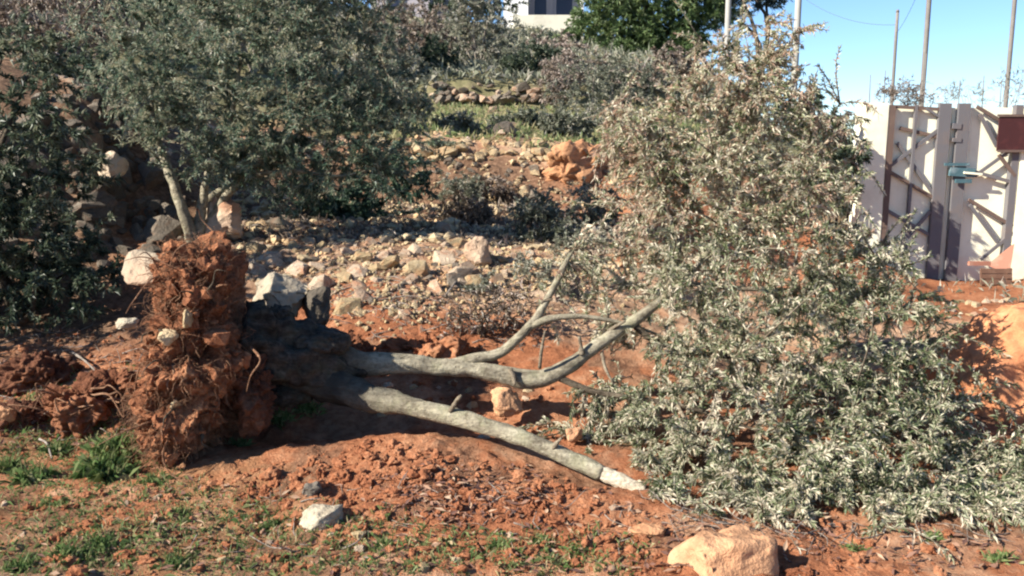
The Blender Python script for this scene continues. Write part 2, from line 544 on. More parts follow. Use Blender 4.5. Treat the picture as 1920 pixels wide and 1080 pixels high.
# ------------------------------------------------------------------ the ground
COLS = {  # bearing (photo column) -> profile of height against distance
    -1400: [(0, 0), (3, .05), (4.5, .2), (6, .7), (7.5, 2.0), (9, 2.6), (14, 3.4), (30, 6.5), (60, 13), (150, 24), (400, 34), (1500, 60)],
    0: [(0, 0), (3.5, 0), (4.6, .03), (5.6, .2), (6.5, .42), (7.1, .75), (8.0, 1.95), (9, 2.35), (12, 2.6), (18, 3.4), (30, 6), (60, 13), (150, 23), (400, 32), (1500, 58)],
    140: [(0, 0), (3.5, 0), (4.6, .03), (5.6, .18), (6.5, .4), (7.2, .68), (8.2, 1.85), (9, 2.15), (12, 2.5), (18, 3.3), (30, 6), (60, 13), (150, 23), (400, 32), (1500, 58)],
    250: [(0, 0), (3.5, 0), (4.6, .03), (5.4, .13), (6.3, .4), (7.3, .66), (7.9, .8), (8.7, 1.75), (9.5, 1.9), (12, 2.3), (18, 3), (30, 5.6), (60, 12), (150, 22), (400, 31), (1500, 56)],
    345: [(0, 0), (3.5, 0), (4.6, .03), (5.3, .12), (6.3, .45), (7.5, .68), (8.1, .85), (8.8, 1.3), (9.6, 1.4), (12, 1.9), (18, 2.7), (30, 5.3), (60, 11.5), (150, 21), (400, 30), (1500, 54)],
    430: [(0, 0), (3.5, 0), (4.6, .03), (5.3, .12), (6.3, .48), (7.4, .7), (9, .82), (11, 1.1), (12, 1.6), (18, 2.4), (30, 5), (60, 11), (150, 20), (400, 29), (1500, 50)],
    700: [(0, 0), (3.4, 0), (4.25, .09), (4.8, .05), (5.3, .14), (6.2, .55), (7.2, .72), (9, .72), (11.2, .82), (12.1, 1.5), (20, 2.15), (21.9, 2.4), (22.4, 3.05), (30, 4.7), (50, 8.4), (100, 15), (400, 27), (1500, 46)],
    960: [(0, 0), (3.4, 0), (4.2, .05), (4.8, .05), (5.3, .13), (6.2, .46), (7.1, .66), (9, .68), (11.2, .78), (12.1, 1.5), (20, 2.1), (21.9, 2.35), (22.4, 3.05), (30, 4.6), (50, 7.6), (100, 13), (400, 22), (1500, 36)],
    1200: [(0, 0), (3.4, 0), (5, .05), (6, .28), (7, .46), (9, .58), (11, .76), (12.1, 1.4), (20, 1.95), (22, 2.25), (22.6, 2.85), (30, 4.2), (50, 6.5), (100, 9), (400, 12), (1500, 14)],
    1500: [(0, 0), (5, 0), (6, .05), (8, .15), (11, .3), (14, .8), (20, 1.2), (30, 1.7), (50, 2.0), (100, 1), (400, -6), (1500, -30)],
    1780: [(0, 0), (5, 0), (6.5, .03), (9, -.1), (12, -.2), (20, -.3), (50, -1), (100, -3), (400, -12), (1500, -40)],
    3300: [(0, 0), (5, 0), (6.5, 0), (9, -.1), (12, -.2), (20, -.3), (50, -1), (100, -3), (400, -12), (1500, -40)],
}
S_COL = np.array([(k - 960) / FPX for k in COLS])
PROF = [np.array(v, float) for v in COLS.values()]


def ground_base(X, Y):
    Yc = np.maximum(Y, 0.0)
    s = X / np.maximum(Y, 2.0)
    Z = np.array([np.interp(Yc, p[:, 0], p[:, 1]) for p in PROF])
    idx = np.clip(np.searchsorted(S_COL, s) - 1, 0, len(S_COL) - 2)
    t = np.clip((s - S_COL[idx]) / (S_COL[idx + 1] - S_COL[idx]), 0, 1)
    t = t * t * (3 - 2 * t)
    k = np.arange(len(Y))
    return Z[idx, k] * (1 - t) + Z[idx + 1, k] * t


def bell(X, Y, c, rx, ry):
    return np.exp(-((X - c[0]) / rx) ** 2 - ((Y - c[1]) / ry) ** 2)


def H(X, Y):
    X = np.atleast_1d(np.asarray(X, float))
    Y = np.atleast_1d(np.asarray(Y, float))
    z = ground_base(X, Y)
    P = np.stack([X, Y, np.zeros_like(X)], -1)
    far = smooth(6, 14, Y)
    z = z + 0.035 * fbm(P * 1.7, 3, 0.5, 3) * (1 + 2.2 * far)
    near = 1 - smooth(8, 13, np.hypot(X, Y))
    cl = vnoise(P * 7, 11) * 0.6 + vnoise(P * 15, 12) * 0.4
    z = z + near * (0.020 * cl + 0.012 * np.abs(vnoise(P * 24, 13)) + 0.006 * vnoise(P * 50, 14))
    # churned-up earth in front of the trunk and by the roots
    churn = bell(X, Y, (-.35, 4.12), .65, .30) + .35 * bell(X, Y, (.2, 3.75), .5, .25)
    z = z + churn * (0.05 + 0.022 * np.abs(fbm(P * 16, 3, .6, 21)))
    z = z - 0.09 * bell(X, Y, (-.55, 4.66), .8, .2) - .09 * bell(X, Y, (.45, 4.05), .45, .25)
    return z


def graded(lo, hi, fine_lo, fine_hi, fine, growth):
    a = list(np.arange(fine_lo, fine_hi, fine))
    v, st = fine_hi, fine
    up = []
    while v < hi:
        up.append(v)
        st *= growth
        v += st
    up.append(hi)
    v, st = fine_lo, fine
    dn = []
    while v > lo:
        st *= growth
        v -= st
        dn.append(max(v, lo))
    return np.array(dn[::-1] + a + up)


gx = graded(-900, 900, -3.6, 3.6, 0.022, 1.035)
gy = graded(-40, 1400, 2.6, 6.6, 0.018, 1.022)
GX, GY = np.meshgrid(gx, gy)
gX, gY = GX.ravel(), GY.ravel()
gZ = H(gX, gY)
nx, ny = len(gx), len(gy)
ii = np.arange(ny - 1)[:, None] * nx + np.arange(nx - 1)[None, :]
GF = np.stack([ii, ii + 1, ii + nx + 1, ii + nx], -1).reshape(-1, 4)
me = np_mesh("ground", np.stack([gX, gY, gZ], -1), GF)
GP = np.stack([gX, gY, np.zeros_like(gX)], -1)
gs = gX / np.maximum(gY, 2)
nz = fbm(GP * 0.9, 4, .55, 31)
pale = smooth(5.6, 6.2, gY + .5 * nz) * (1 - smooth(7.5, 8.2, gY + .5 * nz)) * smooth(-.34, -.28, gs)
pale = np.maximum(pale, smooth(11.6, 12.0, gY + .3 * nz) * (1 - smooth(12.6, 13.6, gY + .5 * nz)))
pale = np.maximum(pale, 0.45 * smooth(.15, .5, fbm(GP * 2.3, 4, .6, 33)) * (gY < 5.6))
grassy = smooth(12.8, 14.0, gY + nz) * 0.9
grassy = np.maximum(grassy, 0.8 * smooth(.1, .55, fbm(GP * 1.6, 4, .6, 37) + .5 * smooth(-.2, -.42, gs)) * (gY < 5.4) * smooth(-.1, -.3, gs) * .35)
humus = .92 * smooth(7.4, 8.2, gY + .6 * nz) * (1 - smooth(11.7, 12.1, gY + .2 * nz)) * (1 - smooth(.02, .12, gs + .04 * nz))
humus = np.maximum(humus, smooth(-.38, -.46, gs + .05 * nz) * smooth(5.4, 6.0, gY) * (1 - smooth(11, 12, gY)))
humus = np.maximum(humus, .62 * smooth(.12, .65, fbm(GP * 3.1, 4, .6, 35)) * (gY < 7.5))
for nm, arr in (("pale", pale), ("grassy", grassy), ("humus", humus)):
    a = me.attributes.new(nm, 'FLOAT', 'POINT')
    a.data.foreach_set("value", arr.astype(np.float32))
g = link("ground", me, M['ground'], kind="structure")

GZ = gZ.reshape(ny, nx)


def Hg(X, Y):
    """height of the built ground sheet (bilinear look-up)"""
    X = np.atleast_1d(np.asarray(X, float))
    Y = np.atleast_1d(np.asarray(Y, float))
    i = np.clip(np.searchsorted(gx, X) - 1, 0, nx - 2)
    j = np.clip(np.searchsorted(gy, Y) - 1, 0, ny - 2)
    a = np.clip((X - gx[i]) / (gx[i + 1] - gx[i]), 0, 1)
    c = np.clip((Y - gy[j]) / (gy[j + 1] - gy[j]), 0, 1)
    return (GZ[j, i] * (1 - a) + GZ[j, i + 1] * a) * (1 - c) + (GZ[j + 1, i] * (1 - a) + GZ[j + 1, i + 1] * a) * c


H = Hg


def Hs(x, y):
    return float(Hg([x], [y])[0])


_ys = np.concatenate([np.arange(2.6, 14, 0.02), np.arange(14, 90, 0.15)])


def hit(px, py):
    """where the line of sight of a photo pixel meets the ground"""
    u = (px - 960) / FPX
    v = (540 - py) / FPX
    d = np.array([u, CP + v * SP, -SP + v * CP])
    P = d[None, :] * (_ys / d[1])[:, None] + np.array([0, 0, CAM_Z])
    below = np.nonzero(P[:, 2] < H(P[:, 0], P[:, 1]))[0]
    return P[below[0]] if len(below) else P[-1]


# ------------------------------------------------------------------ vegetation builders
def crown_tips(blobs, n, rng, clump=6, spread=0.13):
    """twig ends in clumps spread through ellipsoids: (centre, radii, weight, tone)"""
    w = np.array([b[2] for b in blobs], float)
    w /= w.sum()
    k = rng.choice(len(blobs), max(1, n // clump), p=w)
    tips, tone = [], []
    for i in k:
        c, r, _, t = blobs[i]
        d = unit(rng.normal(size=3)) * rng.uniform(0.25, 1.0) ** (1 / 2.2)
        cc = np.asarray(c) + d * np.asarray(r)
        m = rng.integers(clump // 2, clump + clump // 2 + 1)
        tips.append(cc + rng.normal(size=(m, 3)) * spread * np.mean(r) * 2)
        tone.append(np.full(m, t + rng.normal() * 0.16))
    return np.vstack(tips), np.concatenate(tone)


def grow(starts, tips, rng, step=0.09, r_tip=0.0016, r_gain=0.011, droop=0.03, wood=1.0):
    """joins every tip to the nearest wood already there; returns list of (points, radii)"""
    nodes = np.array(starts, float)
    d0 = np.min(np.linalg.norm(tips[:, None, :] - nodes[None, ::max(1, len(nodes) // 60), :], axis=2), axis=1)
    order = np.argsort(d0)
    cap = len(nodes) + len(tips) * 14
    buf = np.empty((cap, 3))
    buf[:len(nodes)] = nodes
    cnt = len(nodes)
    paths = [None] * len(tips)
    for i in order:
        t = tips[i]
        dd = np.linalg.norm(buf[:cnt] - t, axis=1)
        j = int(np.argmin(dd))
        a = buf[j]
        L = dd[j]
        k = int(min(12, max(3, L / step + 1)))
        s = np.linspace(0, 1, k)[:, None]
        bend = rng.normal(size=3) * L * 0.10 + np.array([0, 0, L * droop])
        pts = a + (t - a) * s + bend * (np.sin(math.pi * s))
        rad = np.linspace(min(r_tip + r_gain * L, 0.02 + r_tip * 3), r_tip, k)
        paths[i] = (pts, rad)
        if rng.random() > wood:
            continue
        m = min(k - 1, cap - cnt)
        buf[cnt:cnt + m] = pts[1:1 + m]
        cnt += m
    return paths


def leafed(paths, tones, rng, per, L, W, out=0.75, lift=0.15, keep=0.75, length=None):
    """leaves along the outer part of every twig"""
    PP, DD, TT = [], [], []
    for (pts, rad), tn in zip(paths, tones):
        n = rng.poisson(per)
        if n == 0:
            continue
        kp = keep
        if length:
            kp = min(keep, length / max(np.linalg.norm(pts[-1] - pts[0]), 1e-3))
        s = 1 - kp * rng.random(n)
        f = s * (len(pts) - 1)
        i = np.minimum(f.astype(int), len(pts) - 2)
        p = pts[i] + (pts[i + 1] - pts[i]) * (f - i)[:, None]
        ax = unit(pts[i + 1] - pts[i])
        d = ax * rng.uniform(0.25, 1.0, (n, 1)) + unit(rng.normal(size=(n, 3))) * out + np.array([0, 0, lift])
        PP.append(p)
        DD.append(d)
        TT.append(np.clip(tn + rng.normal(size=n) * 0.30, 0, .965))
    P, D, T = np.vstack(PP), np.vstack(DD), np.concatenate(TT)
    n = len(P)
    V, F = leaves(P, D, L * rng.uniform(.5, 1.4, n), W * rng.uniform(.7, 1.35, n), rng, droop=.35, fold=.2)
    return V, F, np.repeat(T, 4)


def twig_bag(paths, sides=3):
    b = Bag()
    for pts, rad in paths:
        b.add(*tube(pts, rad, sides))
    return b


def shrub(name, label, cat, base, blobs, tips, per, L, W, leafm, stemm, seed, stems=6, stem_r=0.02, group=None, spread=0.16, keep=0.8, lift=0.15, r_gain=0.011):
    """a bush: an Empty at its base with stems and foliage"""
    rng = np.random.default_rng(seed)
    base = np.asarray(base, float)
    root = thing(name, label, cat, group)
    root.location = base
    T, tone = crown_tips(blobs, tips, rng, spread=spread)
    T[:, 2] = np.maximum(T[:, 2], base[2] + 0.03)
    starts, sb = [], Bag()
    for k in range(stems):
        c, r, _, _ = blobs[rng.integers(len(blobs))]
        e = np.asarray(c) + unit(rng.normal(size=3)) * np.asarray(r) * 0.4
        b0 = base + np.array([*(rng.normal(size=2) * stem_r * 2.0), -0.05])
        mid = (b0 + e) / 2 + rng.normal(size=3) * np.linalg.norm(e - b0) * 0.10
        V, F = tube([b0, mid, e], [stem_r, stem_r * .75, stem_r * .35], 6, step=max(.05, np.linalg.norm(e - b0) / 10), rough=.15)
        sb.add(V - base, F)
        sp_ = spline([b0, mid, e], 0.06)[0]
        starts.append(sp_[min(3, len(sp_) - 2):])
    paths = grow(np.vstack(starts), T, rng, r_gain=r_gain, step=max(.09, np.mean(blobs[0][1]) * .2))
    tb = twig_bag(paths)
    sb.add(np.concatenate(tb.V) - base, np.concatenate(tb.F))
    link("stems", sb.mesh("stems"), stemm, root)
    V, F, TT = leafed(paths, tone, rng, per, L, W, keep=keep, lift=lift)
    link("foliage", np_mesh("foliage", V - base, F, TT, False), leafm, root)
    return root


def blob_px(px, py, Y, r, w=1.0, tone=0.5):
    return (at(px, py, Y), np.asarray(r, float), w, tone)


# ------------------------------------------------------------------ the uprooted olive tree
BALL_C = at(385, 675, 4.55)
tree = thing("uprooted_olive_tree", "uprooted olive tree lying on its side with red earth still around its roots", "tree")
tree.location = (BALL_C[0], BALL_C[1], Hs(BALL_C[0], BALL_C[1]))
TO = np.array(tree.location[:])


def lump(seed, c, r, sub, amp, freq, shape=None):
    """roughened earth lump; shape(z 0..1) may give sideways offset and width factor"""
    V, F = ICO[sub]
    U = V.copy()
    if shape is not None:
        hz = np.hypot(U[:, 0], U[:, 1])
        rad = (1 - np.abs(U[:, 2]) ** 3.2) ** (1 / 2.6)
        U[:, :2] = U[:, :2] / np.maximum(hz, 1e-6)[:, None] * rad[:, None]
        off, wid = shape((U[:, 2] + 1) / 2)
        P = np.stack([U[:, 0] * r[0] * wid + off, U[:, 1] * r[1] * (0.55 + 0.45 * wid), U[:, 2] * r[2]], -1)
    else:
        P = U * np.asarray(r)
    n = fbm(P * freq + seed, 4, 0.55, seed)
    ridge = np.abs(fbm(P * freq * 3.1 + seed, 3, 0.6, seed + 5))
    fine = vnoise(P * freq * 9, seed + 8)
    out = unit(U * np.array([1, 1, .7]))
    disp = amp * n - amp * 0.5 * ridge + amp * .16 * fine
    if shape is not None:
        clod = .055 * (1 - 2 * np.abs(vnoise(P * 9 + 3, seed + 21))) + .034 * (1 - 2 * np.abs(vnoise(P * 19, seed + 22))) + .02 * (1 - 2 * np.abs(vnoise(P * 41, seed + 23))) + .009 * vnoise(P * 85, seed + 24)
        disp = disp + clod
        for (hp, hr, hd) in HOLES:
            disp = disp - hd * np.exp(-np.sum((P + np.asarray(c) - at(*hp)) ** 2, 1) / hr ** 2)
    P = P + out * disp[:, None]
    return P + np.asarray(c), F


HOLES = [((430, 525, 4.2), .13, .14), ((345, 662, 4.12), .06, .10), ((315, 560, 4.3), .07, .08), ((420, 700, 4.1), .10, .07), ((455, 620, 4.2), .08, .06), ((385, 790, 4.15), .07, .06), ((330, 490, 4.3), .06, .05)]


def ball_shape(t):
    # px centre / half width at heights 0 (py 890) .. 1 (py 462)
    tt = np.array([0, .08, .2, .4, .55, .75, .9, 1.0])
    cx = np.array([340, 345, 352, 368, 388, 390, 388, 384])
    hw = np.array([60, 86, 102, 108, 96, 60, 54, 46])
    sc_ = 369.0
    return (np.interp(t, tt, cx) - 385) / sc_, np.interp(t, tt, hw) / 108


zb = at(345, 893, 4.35)[2]
zt = at(385, 468, 4.55)[2]
bc = np.array([BALL_C[0], 4.55, (zb + zt) / 2])
V, F = lump(7, bc, (0.222, 0.46, (zt - zb) / 2 - .03), 7, 0.06, 4.0, ball_shape)
ball = link("root_ball", np_mesh("root_ball", V - TO, F), M['rootsoil'], tree)
BALLV = V.copy()
# hanging clump under the trunk side
V, F = lump(9, at(478, 735, 4.42), (.075, .12, .17), 6, .075, 8.0)
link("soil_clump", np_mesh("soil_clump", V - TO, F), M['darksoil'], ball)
rng = np.random.default_rng(5)
ROOTS = [
    ([(330, 545, 4.3), (290, 520, 4.2), (250, 565, 4.1), (236, 588, 4.08)], .010),
    ([(320, 500, 4.35), (270, 482, 4.3), (228, 490, 4.25)], .010),
    ([(470, 650, 4.25), (488, 675, 4.16), (470, 705, 4.13), (462, 735, 4.13)], .012),
    ([(320, 770, 4.2), (270, 795, 4.05), (225, 812, 3.98), (182, 836, 3.95)], .014),
    ([(380, 480, 4.3), (360, 455, 4.2), (330, 470, 4.15), (318, 500, 4.15)], .009),
    ([(330, 800, 4.1), (305, 850, 4.0), (322, 890, 3.98), (360, 905, 3.95)], .009),
    ([(300, 660, 4.3), (262, 690, 4.2), (250, 740, 4.15), (225, 760, 4.1)], .007),
]
for k, (pp, r) in enumerate(ROOTS):
    pts = [at(*q) for q in pp]
    stub = r > .025
    V, F = tube(np.array(pts) - TO, np.linspace(r * (1 if stub else .55), r * (.85 if stub else .15), len(pts)), 9, step=.02, rough=.35, rough_f=25, seed=k)
    ro = link("root", np_mesh("root", V, F), M['rootwood' if stub else 'root'], ball)
for k, (q, r) in enumerate((((312, 632, 4.13), (.05, .05, .04)), ((350, 598, 4.14), (.045, .04, .03)), ((330, 760, 4.12), (.03, .03, .025)))):
    V, F = rock(500 + k, 14, 2, .12, .6)
    so = link("embedded_stone", np_mesh("embedded_stone", V * np.array(r), F), M['rimstone'], ball)
    so.location = at(*q) - TO
    so.rotation_euler = (.4, .5 + k, .3 * k)
cand = np.nonzero((BALLV[:, 1] < 4.7))[0]
for k, i in enumerate(rng.choice(cand, 46, replace=False)):
    p = BALLV[i]
    o = unit((p - bc) * np.array([1.2, 1, 1]))
    Lr = rng.uniform(.06, .22)
    d1 = unit(o + rng.normal(size=3) * .45)
    q1 = p + d1 * Lr * .35
    q2 = q1 + unit(d1 + rng.normal(size=3) * .5 + np.array([0, 0, -.3])) * Lr * .35
    q3 = q2 + unit(d1 + rng.normal(size=3) * .7 + np.array([0, 0, -.5])) * Lr * .3
    rr = rng.uniform(.003, .009)
    V, F = tube(np.array([p - d1 * .05, q1, q2, q3]) - TO, [rr * 1.5, rr, rr * .6, rr * .15], 7, step=.012, rough=.35, rough_f=40, seed=k)
    link("root", np_mesh("root", V, F), M['root' if k % 3 else 'darkstem'], ball)
b = Bag()
cand = np.nonzero((BALLV[:, 1] < 4.62))[0]
for i in rng.choice(cand, 2600):
    p = BALLV[i]
    o = unit(p - bc) * np.array([1, 1, .6])
    Lr = rng.uniform(.04, .15) * (1.4 if rng.random() < .06 else 1)
    d1 = unit(o + rng.normal(size=3) * .8)
    q1 = p + d1 * Lr * .4
    q2 = q1 + unit(d1 + rng.normal(size=3) * .8 + np.array([0, 0, -.6])) * Lr * .4
    q3 = q2 + unit(rng.normal(size=3) * .7 + np.array([0, 0, -.8])) * Lr * .35
    rr = rng.uniform(.0007, .0021)
    V, F = tube([p - d1 * .02 - TO, q1 - TO, q2 - TO, q3 - TO], [rr, rr * .9, rr * .7, rr * .4], 4, step=.02)
    b.add(V, F)
link("fine_roots", b.mesh("fine_roots"), M['root'], ball, kind="stuff")
b = Bag()
for i in rng.choice(cand, 1500):
    s = 0.010 * rng.pareto(2.5) + .008
    s = min(s, .05)
    V, F = ICO[1]
    V = V * (1 + .35 * rng.normal(size=(len(V), 1))) * s * rng.uniform(.6, 1.3, 3)
    b.add(V + BALLV[i] - TO, F)
link("soil_crumbs", b.mesh("soil_crumbs", False), M['rootsoil'], ball, kind="stuff")

# trunk and limbs
TRUNK = [(440, 640, 4.6, .21), (490, 655, 4.65, .20), (545, 668, 4.68, .185), (600, 682, 4.70, .160), (645, 690, 4.72, .115), (680, 690, 4.73, .065), (720, 688, 4.745, .03)]


def limb(name, pts, sides=20, step=.02, rough=.12, mat='bark', seed=1, rough_f=10, parent=None, shade_dark=None):
    P = np.array([at(*q[:3]) for q in pts]) - TO
    R = [q[3] * (1 if mat == 'trunkbark' else .85) for q in pts]
    V, F = tube(P, R, sides, step=step, rough=rough, rough_f=rough_f, seed=seed)
    me = np_mesh(name, V, F)
    if shade_dark:
        a = me.attributes.new("shade_dark", 'FLOAT', 'POINT')
        a.data.foreach_set("value", (1 - smooth(shade_dark[0], shade_dark[1], V[:, 0] + TO[0] + .05 * vnoise(V * 9, 4))).astype(np.float32))  # root ball's shade painted on the limb base, fading out along it
    return link(name, me, M[mat], parent or tree)


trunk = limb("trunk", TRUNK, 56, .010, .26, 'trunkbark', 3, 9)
V, F = lump(31, at(600, 640, 4.68) - TO, (.15, .15, .085), 5, .03, 7)
link("burl", np_mesh("burl", V, F), M['trunkbark'], trunk)
V, F = lump(33, at(520, 600, 4.70) - TO, (.10, .14, .10), 5, .035, 7)
link("burl", np_mesh("burl", V, F), M['trunkbark'], trunk)
V, F = lump(35, at(545, 735, 4.66) - TO, (.14, .14, .075), 5, .025, 7)
link("burl", np_mesh("burl", V, F), M['trunkbark'], trunk)
UPPER = [(590, 664, 4.70, .11), (635, 674, 4.72, .092), (690, 682, 4.74, .073), (760, 684, 4.76, .064), (850, 688, 4.77, .060), (930, 700, 4.76, .058), (1000, 712, 4.74, .056), (1060, 690, 4.74, .05), (1130, 640, 4.78, .044), (1185, 605, 4.82, .038), (1225, 575, 4.86, .030), (1290, 520, 4.95, .022), (1350, 430, 5.1, .018), (1390, 300, 5.35, .013), (1410, 170, 5.5, .007)]
LOWER = [(540, 700, 4.68, .125), (620, 724, 4.62, .105), (690, 745, 4.54, .088), (745, 757, 4.46, .070), (780, 764, 4.40, .055), (840, 779, 4.33, .051), (910, 798, 4.25, .050), (990, 826, 4.16, .048), (1070, 860, 4.07, .046), (1130, 888, 4.00, .043)]
TIP = [(1126, 886, 4.003, .041), (1160, 901, 3.96, .043), (1190, 914, 3.925, .040), (1210, 918, 3.91, .034)]
SIDE = [(840, 683, 4.78, .035), (890, 672, 4.79, .034), (935, 662, 4.80, .034), (965, 640, 4.81, .032), (992, 612, 4.83, .030), (1010, 590, 4.86, .026), (1032, 550, 4.90, .023), (1050, 515, 4.94, .021), (1062, 490, 4.97, .016), (1075, 470, 5.0, .006)]
SIDE2 = [(990, 614, 4.83, .024), (1030, 598, 4.82, .022), (1080, 593, 4.82, .019), (1140, 600, 4.83, .014), (1200, 615, 4.85, .010), (1290, 650, 4.85, .007)]
LOWB = [(1030, 700, 4.74, .022), (1070, 718, 4.70, .021), (1120, 735, 4.62, .019), (1200, 748, 4.54, .017), (1285, 762, 4.46, .013), (1400, 800, 4.35, .009), (1520, 850, 4.2, .006)]
RIGHT = [(1185, 606, 4.82, .024), (1230, 640, 4.80, .020), (1300, 660, 4.75, .018), (1400, 672, 4.7, .015), (1520, 690, 4.65, .012), (1650, 740, 4.6, .008), (1780, 830, 4.4, .005)]
RIGHT2 = [(1280, 530, 4.93, .018), (1380, 540, 4.95, .016), (1500, 545, 4.95, .013), (1620, 560, 5.0, .009), (1720, 580, 5.0, .005)]
TOPB = [(1340, 450, 5.08, .016), (1440, 400, 5.2, .013), (1500, 300, 5.4, .010), (1530, 220, 5.5, .006)]
TOPC = [(1300, 505, 4.97, .016), (1260, 420, 5.2, .013), (1230, 330, 5.35, .010), (1240, 260, 5.45, .006)]
DIP = [(1270, 760, 4.47, .012), (1320, 840, 4.25, .010), (1420, 890, 4.05, .008), (1560, 915, 3.95, .006), (1750, 930, 3.9, .004)]
SNAG = [(1128, 660, 4.76, .014), (1135, 690, 4.70, .012), (1150, 720, 4.66, .007)]
SPUR = [(1012, 690, 4.70, .012), (1015, 660, 4.66, .010), (1022, 620, 4.64, .006)]
limbs = {}
for k, (nm, pts, rg) in enumerate((("branch", UPPER, .14), ("branch", LOWER, .14), ("branch", SIDE, .12), ("branch", SIDE2, .12), ("branch", LOWB, .12), ("branch", RIGHT, .1), ("branch", RIGHT2, .1), ("branch", TOPB, .1), ("branch", TOPC, .1), ("branch", DIP, .1), ("branch", SNAG, .1), ("branch", SPUR, .1))):
    limbs[k] = limb(nm, pts, 16 if k < 2 else 9, .02, rg, 'bark' if k < 4 else 'darkstem' if k in (4, 5) else 'twig', 40 + k, shade_dark={0: (-1.05, -.55), 1: (-.95, -.35)}.get(k))
br2 = limbs[1]
rng = np.random.default_rng(8)
for k, (px, py, Y, ox, oz, r) in enumerate(((960, 700, 4.69, .02, -.05, .012), (1090, 655, 4.72, -.01, .06, .011), (1150, 615, 4.78, .05, .04, .009), (850, 762, 4.29, .03, .055, .011), (1040, 838, 4.08, .02, .05, .010), (1020, 565, 4.87, .04, .01, .008))):
    p = at(px, py, Y) - TO
    d = np.array([ox, rng.uniform(-.03, .01), oz])
    V, F = tube([p - d * .5, p + d * .5, p + d * 1.1 + rng.normal(size=3) * .006], [r * 1.3, r, r * .75], 8, step=.01, rough=.3, rough_f=30, seed=k)
    link("twig_stub", np_mesh("twig_stub", V, F), M['twig'], limbs[0 if py < 720 and px > 660 else 1] if px > 650 else trunk)
tipo = limb("bare_wood_end", TIP, 14, .012, .16, 'palewood', 77, 22, br2)
tipo["label"] = "pale stripped wood at the broken branch end"

BL = [
    blob_px(1440, 100, 5.6, (.22, .3, .12), .3, .60), blob_px(1385, 180, 5.6, (.34, .40, .24), 1.0, .55), blob_px(1295, 270, 5.5, (.34, .42, .28), 1.0, .50),
    blob_px(1470, 230, 5.6, (.28, .42, .30), 1.0, .42), blob_px(1225, 380, 5.4, (.28, .42, .32), .9, .58),
    blob_px(1375, 370, 5.35, (.46, .5, .34), 1.7, .52), blob_px(1510, 390, 5.25, (.22, .42, .30), .8, .52),
    blob_px(1185, 470, 5.2, (.22, .32, .18), .5, .58), blob_px(1175, 250, 5.6, (.13, .25, .16), .35, .72), blob_px(1200, 310, 5.5, (.18, .32, .22), .5, .68), blob_px(1555, 270, 5.5, (.10, .25, .2), .25, .45)]
BG = [
    blob_px(1250, 535, 5.0, (.26, .36, .22), .65, .6), blob_px(1410, 550, 4.85, (.46, .52, .34), 1.9, .55), blob_px(1570, 560, 4.9, (.30, .45, .26), 1.1, .50),
    blob_px(1680, 570, 5.0, (.26, .3, .18), .6, .46), blob_px(1640, 490, 5.1, (.18, .3, .14), .4, .55), blob_px(1750, 620, 4.95, (.14, .25, .14), .25, .42), blob_px(1770, 740, 4.6, (.16, .25, .14), .3, .4),
    blob_px(1360, 690, 4.55, (.34, .42, .24), .9, .58), blob_px(1530, 710, 4.55, (.46, .48, .28), 1.9, .46), blob_px(1690, 750, 4.5, (.28, .40, .22), .9, .40),
    blob_px(1225, 735, 4.6, (.20, .28, .14), .2, .52), blob_px(1165, 800, 4.5, (.18, .22, .10), .25, .52),
    blob_px(1310, 860, 4.1, (.26, .30, .15), .8, .54), blob_px(1490, 865, 4.0, (.40, .33, .17), 1.3, .50), blob_px(1680, 865, 4.0, (.36, .33, .15), 1.1, .44),
    blob_px(1830, 880, 4.1, (.28, .33, .11), .7, .42), blob_px(1280, 950, 3.75, (.20, .14, .06), .4, .56), blob_px(1460, 950, 3.7, (.32, .14, .06), .6, .57), blob_px(1700, 950, 3.7, (.36, .18, .06), .8, .54),
    blob_px(1870, 975, 3.65, (.24, .16, .05), .5, .54), blob_px(1930, 870, 4.2, (.25, .3, .09), .5, .42), blob_px(1110, 530, 5.15, (.14, .22, .14), .22, .6), blob_px(1160, 620, 5.1, (.14, .2, .12), .2, .6), blob_px(1110, 760, 4.75, (.16, .16, .09), .25, .55), blob_px(1190, 800, 4.45, (.18, .2, .10), .35, .55), blob_px(1120, 830, 4.5, (.12, .14, .06), .15, .55), blob_px(1235, 890, 4.1, (.12, .16, .08), .25, .55)]
starts = np.vstack([spline([at(*q[:3]) for q in L_], .05)[0][-int(f):] for L_, f in ((UPPER, 36), (SIDE, 8), (SIDE2, 14), (LOWB, 22), (RIGHT, 40), (RIGHT2, 40), (TOPB, 40), (TOPC, 40), (DIP, 40))])
rng = np.random.default_rng(11)
for nm, blobs, n, mat, per in (("crown", BG, 2800, 'leaf', 44), ("drying_crown", BL, 1900, 'warmleaf', 46)):
    T, tone = crown_tips(blobs, n, rng, clump=5, spread=.18)
    cc_ = at(1430, 560, 5.0)
    far_ = rng.random(len(T)) < .12
    T[far_] = cc_ + (T[far_] - cc_) * rng.uniform(1.05, 1.28, (far_.sum(), 1))
    gz = H(T[:, 0], T[:, 1]) + .03
    T[:, 2] = np.maximum(T[:, 2], gz)
    paths = grow(starts, T, rng, wood=.10, droop=.10, r_tip=.0021)
    V, F, TT = leafed(paths, tone + .15, rng, per, .034, .0078, lift=.05, out=.55, keep=.9, length=.30)
    gz = H(V[:, 0], V[:, 1]) + .004
    V[:, 2] = np.maximum(V[:, 2], gz)
    c = link(nm, np_mesh(nm, V - TO, F, TT, False), M[mat], tree)
    tb = twig_bag(paths)
    link("twigs", np_mesh("twigs", np.concatenate(tb.V) - TO, np.concatenate(tb.F)), M['twig'], c)
    if nm == "drying_crown":
        c["label"] = "yellowing upper part of the crown"

